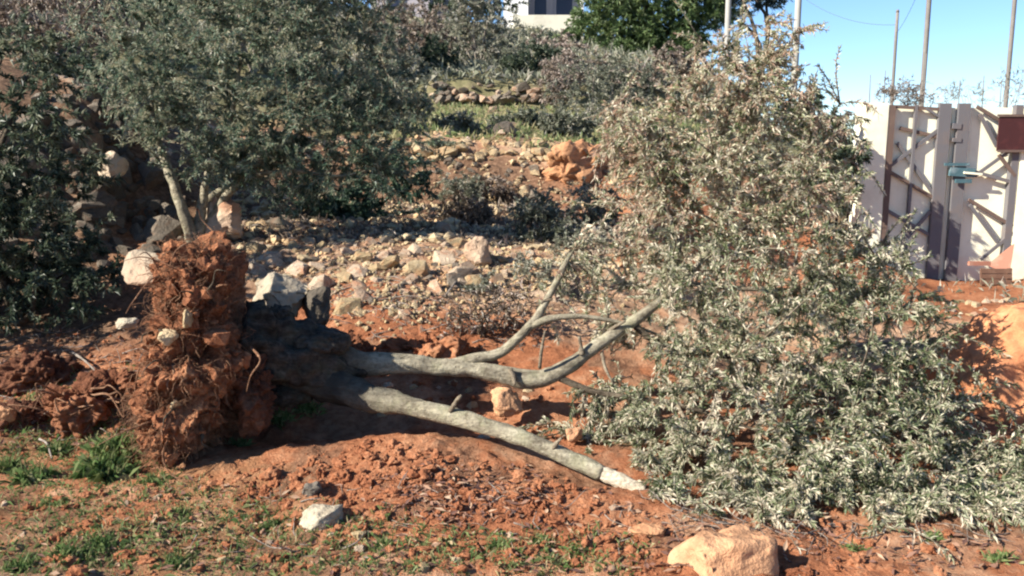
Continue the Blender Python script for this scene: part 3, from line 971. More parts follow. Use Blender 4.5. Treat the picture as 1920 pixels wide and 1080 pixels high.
# ------------------------------------------------------------------ standing olive and bushes on the left bank
rng = np.random.default_rng(21)
ob = at(368, 452, 7.6)
ob[2] = Hs(ob[0], ob[1]) - .05
olive = thing("olive_tree", "dark green standing olive tree on the bank above the root ball", "tree")
olive.location = ob
OSTEMS = [
    [ob + (0, 0, 0), at(345, 400, 7.55), at(318, 325, 7.6), at(290, 240, 7.7), at(280, 150, 7.8)],
    [ob + (.02, 0, 0), at(378, 390, 7.65), at(392, 320, 7.7), at(430, 230, 7.8), at(450, 120, 7.8), at(470, 20, 7.9)],
    [ob + (.05, .02, 0), at(405, 395, 7.7), at(470, 320, 7.7), at(560, 250, 7.8), at(640, 190, 7.9)],
    [ob + (.0, .05, 0), at(390, 380, 7.9), at(500, 300, 8.2), at(600, 120, 8.4), at(620, 30, 8.4)],
    [at(455, 335, 7.7), at(540, 320, 7.6), at(640, 330, 7.7), at(720, 310, 7.8)]]
ORAD = [[.055, .046, .038, .025, .012], [.05, .042, .035, .028, .018, .008], [.045, .038, .030, .02, .01], [.045, .04, .032, .02, .01], [.02, .018, .013, .007]]
st = []
for k, (pts, rad) in enumerate(zip(OSTEMS, ORAD)):
    V, F = tube(np.array(pts) - ob, rad, 12, step=.04, rough=.18, rough_f=9, seed=60 + k)
    link("trunk" if k < 2 else "limb", np_mesh("trunk", V, F), M['bark'], olive)
    st.append(spline(pts, .06)[0][12:])
OB = [blob_px(300, 80, 7.8, (.45, .6, .45), 1.2, .5), blob_px(450, 60, 7.9, (.6, .7, .5), 2.0, .45), blob_px(610, 80, 8.0, (.5, .7, .5), 1.6, .42), blob_px(720, 180, 8.0, (.34, .5, .42), 1.0, .40),
      blob_px(300, 200, 7.7, (.35, .5, .25), .9, .62), blob_px(440, 200, 7.7, (.5, .7, .4), 1.7, .50), blob_px(600, 230, 7.8, (.55, .7, .4), 1.8, .38), blob_px(700, 300, 7.9, (.35, .5, .25), .8, .35),
      blob_px(520, 320, 7.7, (.45, .5, .22), 1.0, .38), blob_px(420, 290, 7.4, (.3, .4, .18), .6, .52), blob_px(400, -40, 8.0, (.8, .8, .4), 1.4, .5), blob_px(620, -40, 8.1, (.6, .8, .4), 1.2, .45), blob_px(460, -160, 8.0, (.7, .8, .4), 1.1, .5), blob_px(620, -150, 8.0, (.5, .7, .4), .8, .5)]  # topmost blobs, out of view, added to throw the shade further right
T, tone = crown_tips(OB, 3000, rng, clump=4, spread=.20)
paths = grow(np.vstack(st), T, rng, step=.12, wood=.15)
V, F, TT = leafed(paths, tone + .28, rng, 46, .041, .0105, out=.6, keep=.9, length=.4)
c = link("crown", np_mesh("crown", V - ob, F, TT, False), M['standleaf'], olive)
tb = twig_bag(paths)
link("twigs", np_mesh("twigs", np.concatenate(tb.V) - ob, np.concatenate(tb.F)), M['twig'], c)


def ground_pt(px, Y):
    x = (px - 960) / FPX * Y
    # photo column at ground level: allow for the pitch
    for _ in range(3):
        z = Hs(x, Y)
        x = (px - 960) / FPX * (Y * CP - (z - CAM_Z) * SP)
    return np.array([x, Y, Hs(x, Y)])


shrub("evergreen_shrub", "big dark evergreen shrub at the left edge in front of the stone bank", "shrub", ground_pt(10, 6.2),
      [blob_px(40, 250, 6.4, (.5, .5, .45), 1.3, .55), blob_px(70, 400, 6.2, (.45, .5, .4), 1.4, .45), blob_px(60, 520, 6.0, (.5, .5, .3), 1.2, .3), blob_px(-180, 300, 6.0, (.7, .6, .8), 2.2, .45), blob_px(-250, 520, 5.7, (.6, .6, .5), 1.4, .4), blob_px(110, 500, 6.3, (.22, .4, .3), .6, .35), blob_px(10, 130, 6.6, (.35, .4, .3), .6, .6)],  # blobs left of the view are added so the shrub shades itself
      950, 40, .055, .015, M['darkleaf'], M['darkstem'], 71, stems=9, stem_r=.03)
shrub("brown_brush", "pinkish brown leafless brush high in the upper left corner", "shrub", ground_pt(110, 11.0),
      [blob_px(90, 30, 11, (.7, .6, .5), 1.5, .6), blob_px(30, 70, 10.6, (.4, .5, .35), .8, .5), blob_px(170, 60, 11.2, (.35, .5, .35), .8, .45), blob_px(60, -40, 11.4, (.8, .6, .5), 1.2, .55)],
      520, 20, .07, .022, M['brownleaf'], M['deadtwig'], 72, stems=9, stem_r=.02)
shrub("dark_bush", "small dark bush on the bank below the brown brush", "bush", ground_pt(120, 9.8),
      [blob_px(130, 120, 9.8, (.35, .4, .2), 1, .4), blob_px(60, 150, 9.6, (.3, .4, .2), .8, .6)], 180, 24, .06, .02, M['darkleaf'], M['darkstem'], 73, stems=5, stem_r=.015)
shrub("low_bush", "pale yellow green low bush on the rim of the left bank under the olive", "bush", ground_pt(255, 9.0),
      [blob_px(240, 160, 8.9, (.3, .35, .2), 1, .75), blob_px(300, 225, 8.6, (.28, .3, .18), 1, .85), blob_px(350, 265, 8.4, (.2, .25, .14), .6, .85)], 200, 24, .055, .018, M['standleaf'], M['twig'], 74, stems=6, stem_r=.012)
shrub("shade_bush", "dark green bush in the shade right of the standing olive", "bush", ground_pt(690, 9.8),
      [blob_px(610, 350, 9.6, (.45, .4, .25), 1.2, .3), blob_px(740, 340, 9.9, (.42, .4, .25), 1.2, .3), blob_px(660, 400, 9.4, (.3, .3, .18), .7, .25)], 420, 32, .06, .02, M['standleaf'], M['darkstem'], 75, stems=8, stem_r=.018)
shrub("grey_bush", "low dark grey bush on the shaded ground behind the forked branch", "bush", ground_pt(1030, 8.2),
      [blob_px(1030, 425, 8.2, (.36, .3, .16), 1.2, .25), blob_px(1010, 400, 8.3, (.2, .2, .12), .5, .3)], 220, 22, .045, .014, M['greyleaf'], M['darkstem'], 76, stems=7, stem_r=.012)
shrub("twig_bundle", "tangle of dead dark twigs on the red earth behind the upper branch", "brush", ground_pt(900, 5.75),
      [blob_px(890, 590, 5.7, (.25, .2, .1), 1.0, .3), blob_px(960, 560, 5.8, (.2, .2, .09), .7, .4)], 150, 8, .04, .012, M['brownleaf'], M['darkstem'], 77, stems=8, stem_r=.008, r_gain=.008)
shrub("grey_weed_patch", "grey green weed bush on the rubble beside the thin forked branch", "bush", ground_pt(910, 6.4),
      [blob_px(890, 545, 6.4, (.15, .15, .08), 1, .6), blob_px(1100, 460, 6.6, (.25, .2, .12), 1, .7), blob_px(1000, 510, 6.4, (.2, .2, .06), .6, .6)], 150, 20, .035, .011, M['greyleaf'], M['twig'], 78, stems=6, stem_r=.006)

for k, (px, py, Y, r, lab, mat, tn) in enumerate((
        (860, 350, 10.9, (.30, .25, .14), "brown weed bush on the shaded bank below the collapsed terrace wall", 'greyleaf', .5),
        (930, 355, 11.0, (.26, .2, .12), "grey brown weed bush in the middle of the shaded bank", 'brownleaf', .4),
        (1000, 392, 9.6, (.22, .2, .08), "dark weed bush above the low dark grey bush", 'greyleaf', .2),
        (800, 290, 12.0, (.4, .25, .14), "yellow green bush at the left end of the collapsed terrace wall", 'standleaf', .75),
        (870, 395, 9.4, (.24, .2, .10), "low reddish brown weeds left of the dark weed bush", 'brownleaf', .2),
        (1110, 380, 9.5, (.3, .25, .18), "grey weeds against the left edge of the fallen crown", 'greyleaf', .5))):
    shrub("weed_bush", lab, "bush", ground_pt(px, Y), [blob_px(px, py, Y, r, 1, tn), blob_px(px + 20, py + 10, Y, np.array(r) * .6, .5, tn)], 170, 20, .045, .013, M[mat], M['darkstem'], 140 + k, stems=7, stem_r=.01, group="weeds on the shaded bank")

# ------------------------------------------------------------------ background vegetation on the terraces
shrub("brown_green_bush", "brownish olive green bush right of the standing olive crown", "bush", ground_pt(740, 14),
      [blob_px(720, 130, 14, (.5, .5, .5), 1.2, .6), blob_px(770, 200, 14, (.35, .4, .4), 1, .5), blob_px(690, 230, 14, (.4, .4, .4), 1, .45)], 420, 26, .075, .022, M['greyleaf'], M['twig'], 81, stems=8, stem_r=.025)
shrub("violet_brush", "violet grey leafless bush below the grey house", "bush", ground_pt(780, 26),
      [blob_px(780, 50, 26, (1.1, .8, .8), 1.5, .6), blob_px(740, 80, 26, (.7, .8, .6), 1, .55), blob_px(830, 90, 26, (.5, .6, .5), .6, .45)], 380, 26, .11, .03, M['brownleaf'], M['deadtwig'], 82, stems=10, stem_r=.03)
shrub("feathery_bush", "tall feathery grey green bush in front of the white house", "bush", ground_pt(900, 24.5),
      [blob_px(900, 60, 24.5, (.75, .7, 1.0), 1.6, .7), blob_px(870, 20, 24.5, (.5, .6, .7), .8, .7), blob_px(930, 110, 24.5, (.4, .6, .5), .8, .6)], 420, 28, .12, .022, M['greyleaf'], M['deadtwig'], 83, stems=10, stem_r=.03, lift=.6)
shrub("dark_bush", "dark bush left of centre above the far terrace wall", "bush", ground_pt(830, 23.4),
      [blob_px(830, 120, 23.4, (.32, .4, .5), 1, .35), blob_px(805, 100, 23.4, (.25, .4, .4), .6, .3)], 200, 26, .10, .03, M['darkleaf'], M['darkstem'], 84, stems=5, stem_r=.03)
shrub("dark_bush", "dark rounded bush at the right end of the far terrace wall", "bush", ground_pt(1005, 23.4),
      [blob_px(1005, 115, 23.4, (.5, .5, .42), 1.2, .35), blob_px(960, 130, 23.4, (.3, .4, .25), .6, .5)], 240, 26, .10, .03, M['darkleaf'], M['darkstem'], 85, stems=6, stem_r=.03)
shrub("pink_brush", "pinkish dry brush below the pine at the end of the far terrace", "bush", ground_pt(1065, 21.5),
      [blob_px(1060, 130, 21.5, (.55, .5, .42), 1.2, .75), blob_px(1040, 170, 21, (.35, .4, .4), .8, .6)], 260, 24, .09, .026, M['brownleaf'], M['deadtwig'], 86, stems=8, stem_r=.025)
shrub("grey_twig_bush", "broad grey twiggy bush left of the fallen crown top", "bush", ground_pt(1130, 17),
      [blob_px(1120, 170, 17, (.85, .6, .6), 1.6, .45), blob_px(1180, 160, 17.5, (.6, .6, .5), 1.0, .4), blob_px(1090, 230, 16, (.5, .4, .3), .7, .5)], 420, 26, .075, .018, M['greyleaf'], M['deadtwig'], 87, stems=12, stem_r=.02)
shrub("brown_bush", "brown and dark bush under the green pine crown", "bush", ground_pt(1260, 23),
      [blob_px(1270, 130, 23, (.8, .7, .4), 1.4, .4), blob_px(1200, 150, 22, (.6, .6, .4), .8, .5), blob_px(1330, 120, 23, (.5, .5, .35), .6, .3)], 340, 26, .10, .03, M['brownleaf'], M['darkstem'], 88, stems=9, stem_r=.03)
shrub("dark_bush", "dark green bush between the fallen crown and the white wall", "bush", ground_pt(1560, 11),
      [blob_px(1560, 250, 10.8, (.32, .4, .22), 1.2, .4), blob_px(1520, 210, 11, (.4, .4, .25), 1, .5), blob_px(1590, 290, 10.6, (.16, .3, .16), .5, .3), blob_px(1550, 350, 11, (.4, .4, .3), .8, .5)], 320, 28, .07, .022, M['darkleaf'], M['darkstem'], 89, stems=7, stem_r=.02)
shrub("dry_brush", "dry grey twigs sticking up above the left gate leaf", "brush", ground_pt(1695, 12.2),
      [blob_px(1690, 172, 12.2, (.32, .2, .10), 1.2, .4), blob_px(1740, 185, 12.2, (.35, .2, .07), .7, .5), blob_px(1690, 300, 12.3, (.3, .15, .5), .5, .4)], 330, 5, .05, .012, M['brownleaf'], M['deadtwig'], 90, stems=14, stem_r=.010)
shrub("stalky_bush", "thin dry weed stalks above the top of the right gate leaf", "bush", ground_pt(1860, 12.6),
      [blob_px(1810, 178, 12.6, (.4, .2, .12), 1.2, .7), blob_px(1900, 160, 12.6, (.3, .2, .16), 1, .7), blob_px(1860, 320, 12.6, (.4, .15, .5), .5, .5)], 280, 3, .06, .010, M['greyleaf'], M['deadtwig'], 91, stems=16, stem_r=.009, lift=.8)
for k, (px, py, Y, r, lab, mat, sm) in enumerate((
        (480, -30, 22, (1.6, 1, 1.2), "grey green tree behind the standing olive crown", 'greyleaf', 'deadtwig'),
        (240, -60, 20, (1.5, 1, 1.0), "dull green tree on the slope above the upper left brush", 'standleaf', 'darkstem'),
        (640, 0, 30, (1.8, 1, 1.2), "dark green tree beside the grey house on the slope", 'darkleaf', 'darkstem'),
        (870, -20, 38, (1.5, 1, 1.0), "dark tree between the two houses on the hill", 'darkleaf', 'darkstem'),
        (1110, 45, 40, (.9, 1, .8), "small green tree right of the white house", 'pineleaf', 'darkstem'))):
    shrub("hillside_tree", lab, "tree", ground_pt(px, Y), [blob_px(px, py, Y, r, 1, .5), blob_px(px - 30, py + 40, Y, np.array(r) * .7, .7, .4), blob_px(px + 40, py + 20, Y, np.array(r) * .7, .7, .5)],
          340, 26, .16, .05, M[mat], M[sm], 95 + k, stems=5, stem_r=.07, group="trees on the hill slope")
for k, (px, py, Y, r, lab, mat, sm, tn) in enumerate((
        (930, 120, 27, (.9, .6, .7), "dull grey green bush behind the feathery bush", 'greyleaf', 'deadtwig', .45),
        (1035, 105, 30, (1.0, .6, .7), "dry pinkish bush below the cream parapet of the white house", 'brownleaf', 'deadtwig', .75),
        (990, 108, 33, (1.0, .6, .6), "yellow green bush under the wall of the white house", 'greyleaf', 'twig', .75),
        (860, 110, 28, (.7, .6, .5), "tan dry bush between the violet bush and the feathery bush", 'brownleaf', 'deadtwig', .7),
        (1090, 140, 26, (.8, .6, .5), "pale grey bush left of the brown bush under the pine", 'brownleaf', 'deadtwig', .6),
        (975, 225, 15.5, (.4, .3, .16), "low grey weed bush on the green terrace", 'greyleaf', 'deadtwig', .35),
        (1060, 235, 14.5, (.35, .3, .2), "low grey green bush at the right end of the green terrace", 'greyleaf', 'twig', .5),
        (845, 235, 14.5, (.35, .3, .14), "low dull bush at the left end of the green terrace", 'greyleaf', 'twig', .6))):
    shrub("terrace_bush", lab, "bush", ground_pt(px, Y), [blob_px(px, py, Y, r, 1, tn), blob_px(px - 14, py + 12, Y, np.array(r) * .7, .7, tn - .1), blob_px(px + 18, py + 8, Y, np.array(r) * .7, .7, tn)],
          260, 24, .004 * Y + .02, .0014 * Y + .004, M[mat], M[sm], 120 + k, stems=8, stem_r=.0012 * Y, group="bushes on the upper terraces")
# the pines
shrub("pine_tree", "bright green pine with a broad crown behind the fallen crown top", "tree", ground_pt(1215, 34),
      [blob_px(1150, 25, 34, (1.4, 1.2, .7), 1.2, .6), blob_px(1250, 45, 34, (1.4, 1.2, .8), 1.4, .5), blob_px(1220, -30, 34, (2.0, 1.3, 1.0), 1.8, .6), blob_px(1320, 0, 34, (.9, 1, .8), .8, .4), blob_px(1190, 85, 33.5, (1.0, .9, .5), .9, .55), blob_px(1280, 90, 33.5, (.9, .9, .5), .8, .45)],
      1700, 38, .18, .04, M['pineleaf'], M['darkstem'], 101, stems=5, stem_r=.11, lift=.4)
shrub("dark_pine_tree", "blackish pine top beside the pale pole at the edge of the sky", "tree", ground_pt(1400, 40),
      [blob_px(1390, -20, 40, (1.4, 1, .9), 1.2, .4), blob_px(1350, 20, 40, (.7, .8, .6), .6, .4), blob_px(1440, -15, 40, (.7, .8, .5), .6, .4)],
      420, 30, .2, .035, M['bluepine'], M['darkstem'], 102, stems=4, stem_r=.12, lift=.4)

# ------------------------------------------------------------------ stones
ROCKS = [np_mesh("stone", *rock(100 + k, 17 + k % 7, 0, boxy=.1 + .09 * (k % 6)), smooth_shade=False) for k in range(16)]


def rock_variants(mat):
    out = []
    for r in ROCKS:
        c = r.copy()
        c.materials.clear()
        c.materials.append(M[mat])
        out.append(c)
    return out


RV = {k: rock_variants(k) for k in ('limestone', 'greystone', 'rimstone', 'whitestone')}


def put_stone(p, size, mat, rng, parent=None, name="stone", flat=.75):
    o = bpy.data.objects.new(name, RV[mat][rng.integers(len(ROCKS))])
    s = size * rng.uniform(.7, 1.3, 3) * np.array([1, 1, flat])
    o.scale = s
    o.rotation_euler = (rng.normal() * .35, rng.normal() * .35, rng.uniform(0, 6.28))
    if parent is not None:
        p = np.asarray(p) - np.array(parent.location[:])
        o.parent = parent
    o.location = p
    COL.objects.link(o)
    return o


def poly_pts(poly, n, rng):
    """photo positions inside a polygon"""
    P = np.array(poly, float)
    out = []
    while len(out) < n:
        q = rng.uniform(P.min(0), P.max(0))
        c = False
        for a, b_ in zip(P, np.roll(P, -1, 0)):
            if (a[1] > q[1]) != (b_[1] > q[1]) and q[0] < (b_[0] - a[0]) * (q[1] - a[1]) / (b_[1] - a[1]) + a[0]:
                c = not c
        if c:
            out.append(q)
    return out


rng = np.random.default_rng(31)
heap = thing("rubble_heap", "sunlit heap of pale limestone rubble behind the fallen trunk", "rubble")
heap.location = hit(700, 520)
HEAP = [(430, 462), (620, 455), (760, 470), (900, 440), (960, 480), (1120, 470), (1130, 560), (960, 560), (860, 560), (760, 600), (640, 590), (600, 560), (440, 520)]
for q in poly_pts(HEAP, 300, rng):
    p = hit(*q)
    s = min(.022 + .024 * rng.pareto(1.6), .12)
    put_stone(p + np.array([0, 0, s * rng.uniform(-.25, .2)]), s, 'limestone' if rng.random() < .55 else 'rimstone' if rng.random() < .8 else 'greystone', rng, heap)
b = Bag()
for q in poly_pts(HEAP, 1300, rng):
    x, y = hit(*q)[:2] + rng.normal(size=2) * .15
    s = rng.uniform(.008, .022)
    V, F = ICO[1]
    V = V * (1 + .3 * rng.normal(size=(len(V), 1))) * s * rng.uniform(.6, 1.3, 3)
    b.add(V + np.array([x, y, Hs(x, y) + s * .3]) - np.array(heap.location[:]), F)
link("small_rubble", b.mesh("small_rubble", False), M['rimstone'], heap, kind="stuff")

# stone facing of the left bank
wall = thing("dry_stone_bank", "shaded tumbledown dry stone bank behind the left shrub", "stone wall")
wall.location = hit(220, 420)
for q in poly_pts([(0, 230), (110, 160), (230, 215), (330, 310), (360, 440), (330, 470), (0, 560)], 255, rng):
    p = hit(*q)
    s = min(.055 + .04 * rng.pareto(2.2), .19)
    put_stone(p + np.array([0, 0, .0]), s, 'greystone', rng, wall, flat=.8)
for q in poly_pts([(80, 140), (120, 140), (240, 190), (330, 300), (300, 300), (220, 205), (100, 165)], 38, rng):
    p = hit(*q)
    put_stone(p, rng.uniform(.05, .10), 'limestone', rng, wall, flat=.6)
# collapsed terrace wall across the middle
tw = thing("terrace_wall", "low collapsed terrace wall with sunlit yellowish stones across the middle", "stone wall")
tw.location = hit(950, 330)
for q in poly_pts([(780, 262), (1140, 268), (1150, 320), (980, 300), (800, 300)], 90, rng):
    p = hit(*q)
    put_stone(p, min(.06 + .03 * rng.pareto(2.5), .17), 'rimstone', rng, tw, flat=.65)
for q in poly_pts([(800, 300), (1140, 310), (1130, 390), (850, 380)], 60, rng):
    p = hit(*q)
    put_stone(p, min(.05 + .03 * rng.pareto(2.5), .15), 'greystone' if rng.random() < .6 else 'rimstone', rng, tw, flat=.7)
# far terrace wall
fw = thing("far_terrace_wall", "low grey dry stone wall of the far terrace below the bushes", "stone wall")
fw.location = hit(930, 185)
for row in range(3):
    for px in np.arange(815, 1050, 11 + row * 2):
        if rng.random() < .12 + .2 * row:
            continue
        p = at(px + rng.uniform(-5, 5), 187 - row * 12 + rng.uniform(-4, 4), 21.95 + row * .12)
        put_stone(p, rng.uniform(.08, .19), 'greystone' if rng.random() < .7 else 'limestone', rng, fw, flat=.6)
# loose stones in the shade below the standing olive
for q in poly_pts([(390, 370), (560, 400), (860, 400), (1120, 390), (1130, 450), (900, 435), (740, 460), (430, 455)], 75, rng):
    p = hit(*q)
    o = put_stone(p, min(.04 + .03 * rng.pareto(2.5), .14), 'greystone' if rng.random() < .55 else 'limestone', rng, None)
    tag(o, "loose stone in the shade between the standing olive and the rubble heap", "stone", "loose stones in the olive's shade")
for q in poly_pts([(820, 200), (1080, 200), (1090, 255), (830, 255)], 12, rng):
    o = put_stone(hit(*q), rng.uniform(.08, .18), 'limestone' if rng.random() < .5 else 'greystone', rng, None)
    tag(o, "loose stone on the green terrace below the far wall", "stone", "loose stones on the far terrace")
for q in poly_pts([(280, 920), (1150, 940), (1240, 1075), (0, 1075), (0, 930)], 34, rng):
    o = put_stone(hit(*q), rng.uniform(.012, .03), 'limestone' if rng.random() < .7 else 'rimstone', rng, None)
    tag(o, "small pale stone lying on the red soil in the foreground", "stone", "small stones on the red soil")
for q in poly_pts([(520, 760), (760, 800), (1000, 760), (1150, 850), (1000, 720), (850, 700), (720, 700)], 22, rng):
    o = put_stone(hit(*q), rng.uniform(.015, .04), 'rimstone' if rng.random() < .7 else 'limestone', rng, None)
    tag(o, "small orange stained stone on the soil below the two fallen limbs", "stone", "small stones under the limbs")
for q in poly_pts([(1760, 560), (1915, 555), (1915, 600), (1780, 600)], 16, rng):
    o = put_stone(hit(*q), rng.uniform(.03, .07), 'rimstone' if rng.random() < .6 else 'limestone', rng, None)
    tag(o, "loose stone on the pale ground between the gate and the orange mound", "stone", "stones below the gate")


def hero(name, label, px, py, Y, r, mat, seed, rz=0, tilt=(0, 0), npts=18, boxy=.5, noise=.10, cat="rock", lift=.35):
    V, F = rock(seed, npts, 3, noise, boxy)
    o = link(name, np_mesh(name, V * np.asarray(r), F), M[mat])
    p = at(px, py, Y)
    p[2] = max(p[2], Hs(p[0], p[1]) + r[2] * lift)
    o.location = p
    o.rotation_euler = (tilt[0], tilt[1], rz)
    return tag(o, label, cat)


hero("boulder", "large orange stained boulder at the bottom edge below the fallen crown", 1362, 1085, 3.12, (.215, .17, .175), 'orangestone', 203, .25, (0, 0), 14, .75, .08, lift=-.25)
hero("stone", "cream coloured stone lying on the red soil left of the bottom centre", 608, 1022, 3.48, (.098, .07, .058), 'whitestone', 205, .3, boxy=.8, cat="stone")
hero("stone", "small flat tan stone left of the big orange boulder", 1215, 1045, 3.35, (.075, .05, .025), 'orangestone', 207, 0, cat="stone")
hero("stone", "little grey pink stone on the soil above the cream stone", 590, 975, 3.72, (.055, .04, .035), 'greystone', 209, .5, cat="stone")
hero("stone", "small cream stone beside the lower right of the cream stone", 675, 1048, 3.36, (.032, .03, .022), 'rimstone', 210, .9, cat="stone")
hero("limestone_block", "white limestone block perched behind the trunk beside the root ball", 528, 556, 5.15, (.185, .14, .135), 'whitestone', 211, .2, (0, .1), 16, .6)
hero("boulder", "grey shaded boulder behind the trunk right of the white block", 592, 575, 5.2, (.09, .12, .15), 'greystone', 213, .6, (0, .2))
hero("flat_rock", "pale slab of limestone jutting out behind the top left of the root ball", 262, 502, 4.7, (.16, .12, .075), 'whitestone', 215, -.2, (.3, .1), 12, .9)
hero("stone", "small white stone on the red earth left of the root ball", 240, 605, 5.35, (.085, .06, .042), 'whitestone', 217, .2, cat="stone")
hero("boulder", "round pale boulder in the shaded stone bank at left", 210, 314, 7.75, (.14, .13, .14), 'limestone', 219, .7, npts=40, boxy=.2)
hero("boulder", "tan rock beside the foot of the standing olive trunk", 420, 412, 7.75, (.18, .15, .2), 'limestone', 221, .3, npts=24)
hero("boulder", "orange rock on the ground below the upper limb", 950, 752, 4.72, (.115, .09, .085), 'orangestone', 223, .4)
hero("boulder", "pointed pale rock standing on the right end of the rubble heap", 900, 470, 6.9, (.13, .12, .15), 'limestone', 225, .4, npts=14)
hero("stone", "tan stone at the left edge half hidden in the weeds", 4, 775, 4.6, (.07, .06, .07), 'orangestone', 227, .3, cat="stone")
hero("stone", "white stone low under the fork of the two fallen limbs", 728, 722, 4.72, (.03, .025, .016), 'whitestone', 229, .3, cat="stone")
hero("stone", "flat pinkish stone in the shadow of the lower limb", 905, 828, 4.42, (.05, .03, .018), 'limestone', 231, .1, cat="stone")
hero("stone", "reddish stone against the crown above the lower limb", 1075, 815, 4.45, (.055, .05, .05), 'orangestone', 233, .1, cat="stone")
hero("boulder", "tan cut rock face at the right end of the collapsed terrace wall", 1085, 330, 11.7, (.42, .3, .33), 'orangestone', 235, .3, npts=34, boxy=.2, noise=.28)
hero("boulder", "pale grey rock at the edge of the crown behind the thin branches", 1120, 440, 7.4, (.16, .12, .12), 'limestone', 237, .3)

# ------------------------------------------------------------------ earth heaps
mc = at(1905, 715, 5.3)
V, F = lump(51, (0, 0, 0), (.58, .45, .62), 6, .055, 2.4)
o = link("earth_mound", np_mesh("earth_mound", V, F), M['orangesoil'], loc=(mc[0], mc[1], .0))
tag(o, "bright orange earth mound at the right edge behind the fallen crown", "earth mound")
mc = at(150, 740, 4.85)
V, F = lump(53, (0, 0, 0), (.22, .18, .15), 6, .10, 6.5)
o = thing("torn_sod", "dark red clod of earth with torn roots left of the root ball", "earth clod")
o.location = (mc[0], mc[1], Hs(mc[0], mc[1]) + .08)
link("soil", np_mesh("soil", V, F), M['clodsoil'], o)
rng = np.random.default_rng(41)
for k in range(14):
    a = rng.uniform(0, 6.28)
    p0 = np.array([math.cos(a) * .12, math.sin(a) * .1 - .08, rng.uniform(-.05, .12)])
    d = np.array([math.cos(a), math.sin(a) * .6, rng.uniform(-.2, .5)])
    V, F = tube([p0, p0 + d * .12 + rng.normal(size=3) * .03, p0 + d * .22 + rng.normal(size=3) * .05, p0 + d * .3 + rng.normal(size=3) * .06], [.008, .006, .004, .002], 6, step=.02)
    link("root", np_mesh("root", V, F), M['root'], o)
for (px, py, Y, r, lab, seed) in ((40, 790, 4.75, (.16, .14, .10), "low dark clod of earth at the left edge beside the tan stone", 55), (60, 680, 5.3, (.28, .2, .13), "dark earth heap behind the torn clod at the left edge", 57), (215, 690, 5.1, (.15, .12, .09), "small red earth heap between the torn clod and the root ball", 59), (640, 600, 5.5, (.22, .16, .13), "red earth heap behind the trunk beside the grey boulder", 61), (800, 615, 5.5, (.3, .18, .1), "orange red earth heap behind the upper limb", 63)):
    p = at(px, py, Y)
    V, F = lump(seed, (0, 0, 0), r, 6, .075, 7)
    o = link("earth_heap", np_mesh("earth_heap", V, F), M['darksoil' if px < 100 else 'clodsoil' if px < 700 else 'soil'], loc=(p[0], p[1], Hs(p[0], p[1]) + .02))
    tag(o, lab, "earth heap")

# ------------------------------------------------------------------ gate, walls, poles, houses
def beam(bag, p, q, w, d, up=(0, 0, 1)):
    p, q = np.asarray(p, float), np.asarray(q, float)
    t = unit(q - p)
    u = np.array(up, float)
    if abs(np.dot(t, u)) > .95:
        u = np.array([1.0, 0, 0])
    s = unit(np.cross(t, u))
    n = np.cross(s, t)
    # width w in the gate plane, depth d across it (gate faces -Y)
    a = np.array([0, 1.0, 0])
    wv = unit(np.cross(t, a))
    V = [e + wv * sx * w / 2 + a * sy * d / 2 for e in (p, q) for sx in (-1, 1) for sy in (-1, 1)]
    Q = [(0, 1, 3, 2), (4, 6, 7, 5), (0, 4, 5, 1), (2, 3, 7, 6), (0, 2, 6, 4), (1, 5, 7, 3)]
    F = []
    for a_, b_, c_, d_ in Q:
        F += [(a_, b_, c_), (a_, c_, d_)]
    bag.add(V, F)


def beam_part(name, p, q, w, d, mat, parent):
    b = Bag()
    beam(b, np.asarray(p) - GO, np.asarray(q) - GO, w, d)
    me = b.mesh(name, False)
    bm = bmesh.new()
    bm.from_mesh(me)
    bmesh.ops.recalc_face_normals(bm, faces=bm.faces[:])
    bm.to_mesh(me)
    bm.free()
    return link(name, me, M[mat], parent)


GY0 = 11.4
GO = at(1790, 530, GY0)
gate = thing("metal_gate", "white double leaf metal gate with grey braces and thick middle posts", "gate")
gate.location = GO


def gx_(px, py=360):
    return at(px, py, GY0)


def gp(px, py, dy=0.0):
    p = at(px, py, GY0)
    p[1] += dy
    return p


zt_, zb_ = at(1790, 197, GY0)[2], at(1790, 560, GY0)[2]


def vert(px):
    x = at(px, 195, GY0)[0]
    return np.array([x, GY0, zb_]), np.array([x, GY0, zt_])


for nm, pa, pb in (("panel", 1674, 1790), ("panel", 1790.6, 1912)):
    a, c_ = vert(pa)[0], vert(pb)[1]
    mid = (a[0] + c_[0]) / 2
    beam_part(nm, (mid, GY0 + .06, zb_ + .05), (mid, GY0 + .06, zt_ - .03), c_[0] - a[0], .02, 'whitemetal', gate)
for px, w, dep, mat in ((1672, .075, .09, 'brownmetal'), (1718, .035, .05, 'greymetal'), (1772, .15, .06, 'greymetal'), (1808, .15, .06, 'greymetal'), (1910, .09, .09, 'greymetal')):
    a, c_ = vert(px)
    beam_part("post", a, c_ + np.array([0, 0, .02 * (w > .1)]), w, dep, mat, gate)
BR = [((1688, 240), (1757, 256)), ((1683, 268), (1752, 366)), ((1760, 243), (1668, 312)), ((1668, 322), (1752, 372)), ((1664, 395), (1745, 442)), ((1744, 396), (1690, 458)), ((1680, 200), (1762, 205)), ((1735, 203), (1765, 222)),
      ((1836, 214), (1868, 275)), ((1830, 200), (1880, 230)), ((1895, 280), (1826, 330)), ((1826, 322), (1898, 342)), ((1814, 374), (1896, 424)), ((1816, 384), (1868, 454)), ((1897, 436), (1836, 486)), ((1870, 290), (1900, 330))]
for k, (p, q) in enumerate(BR):
    beam_part("brace", gp(*p, dy=-.003 * k + .01), gp(*q, dy=-.003 * k + .01), .042 if k not in (7,) else .03, .025, 'greymetal' if k % 3 else 'brownmetal', gate)
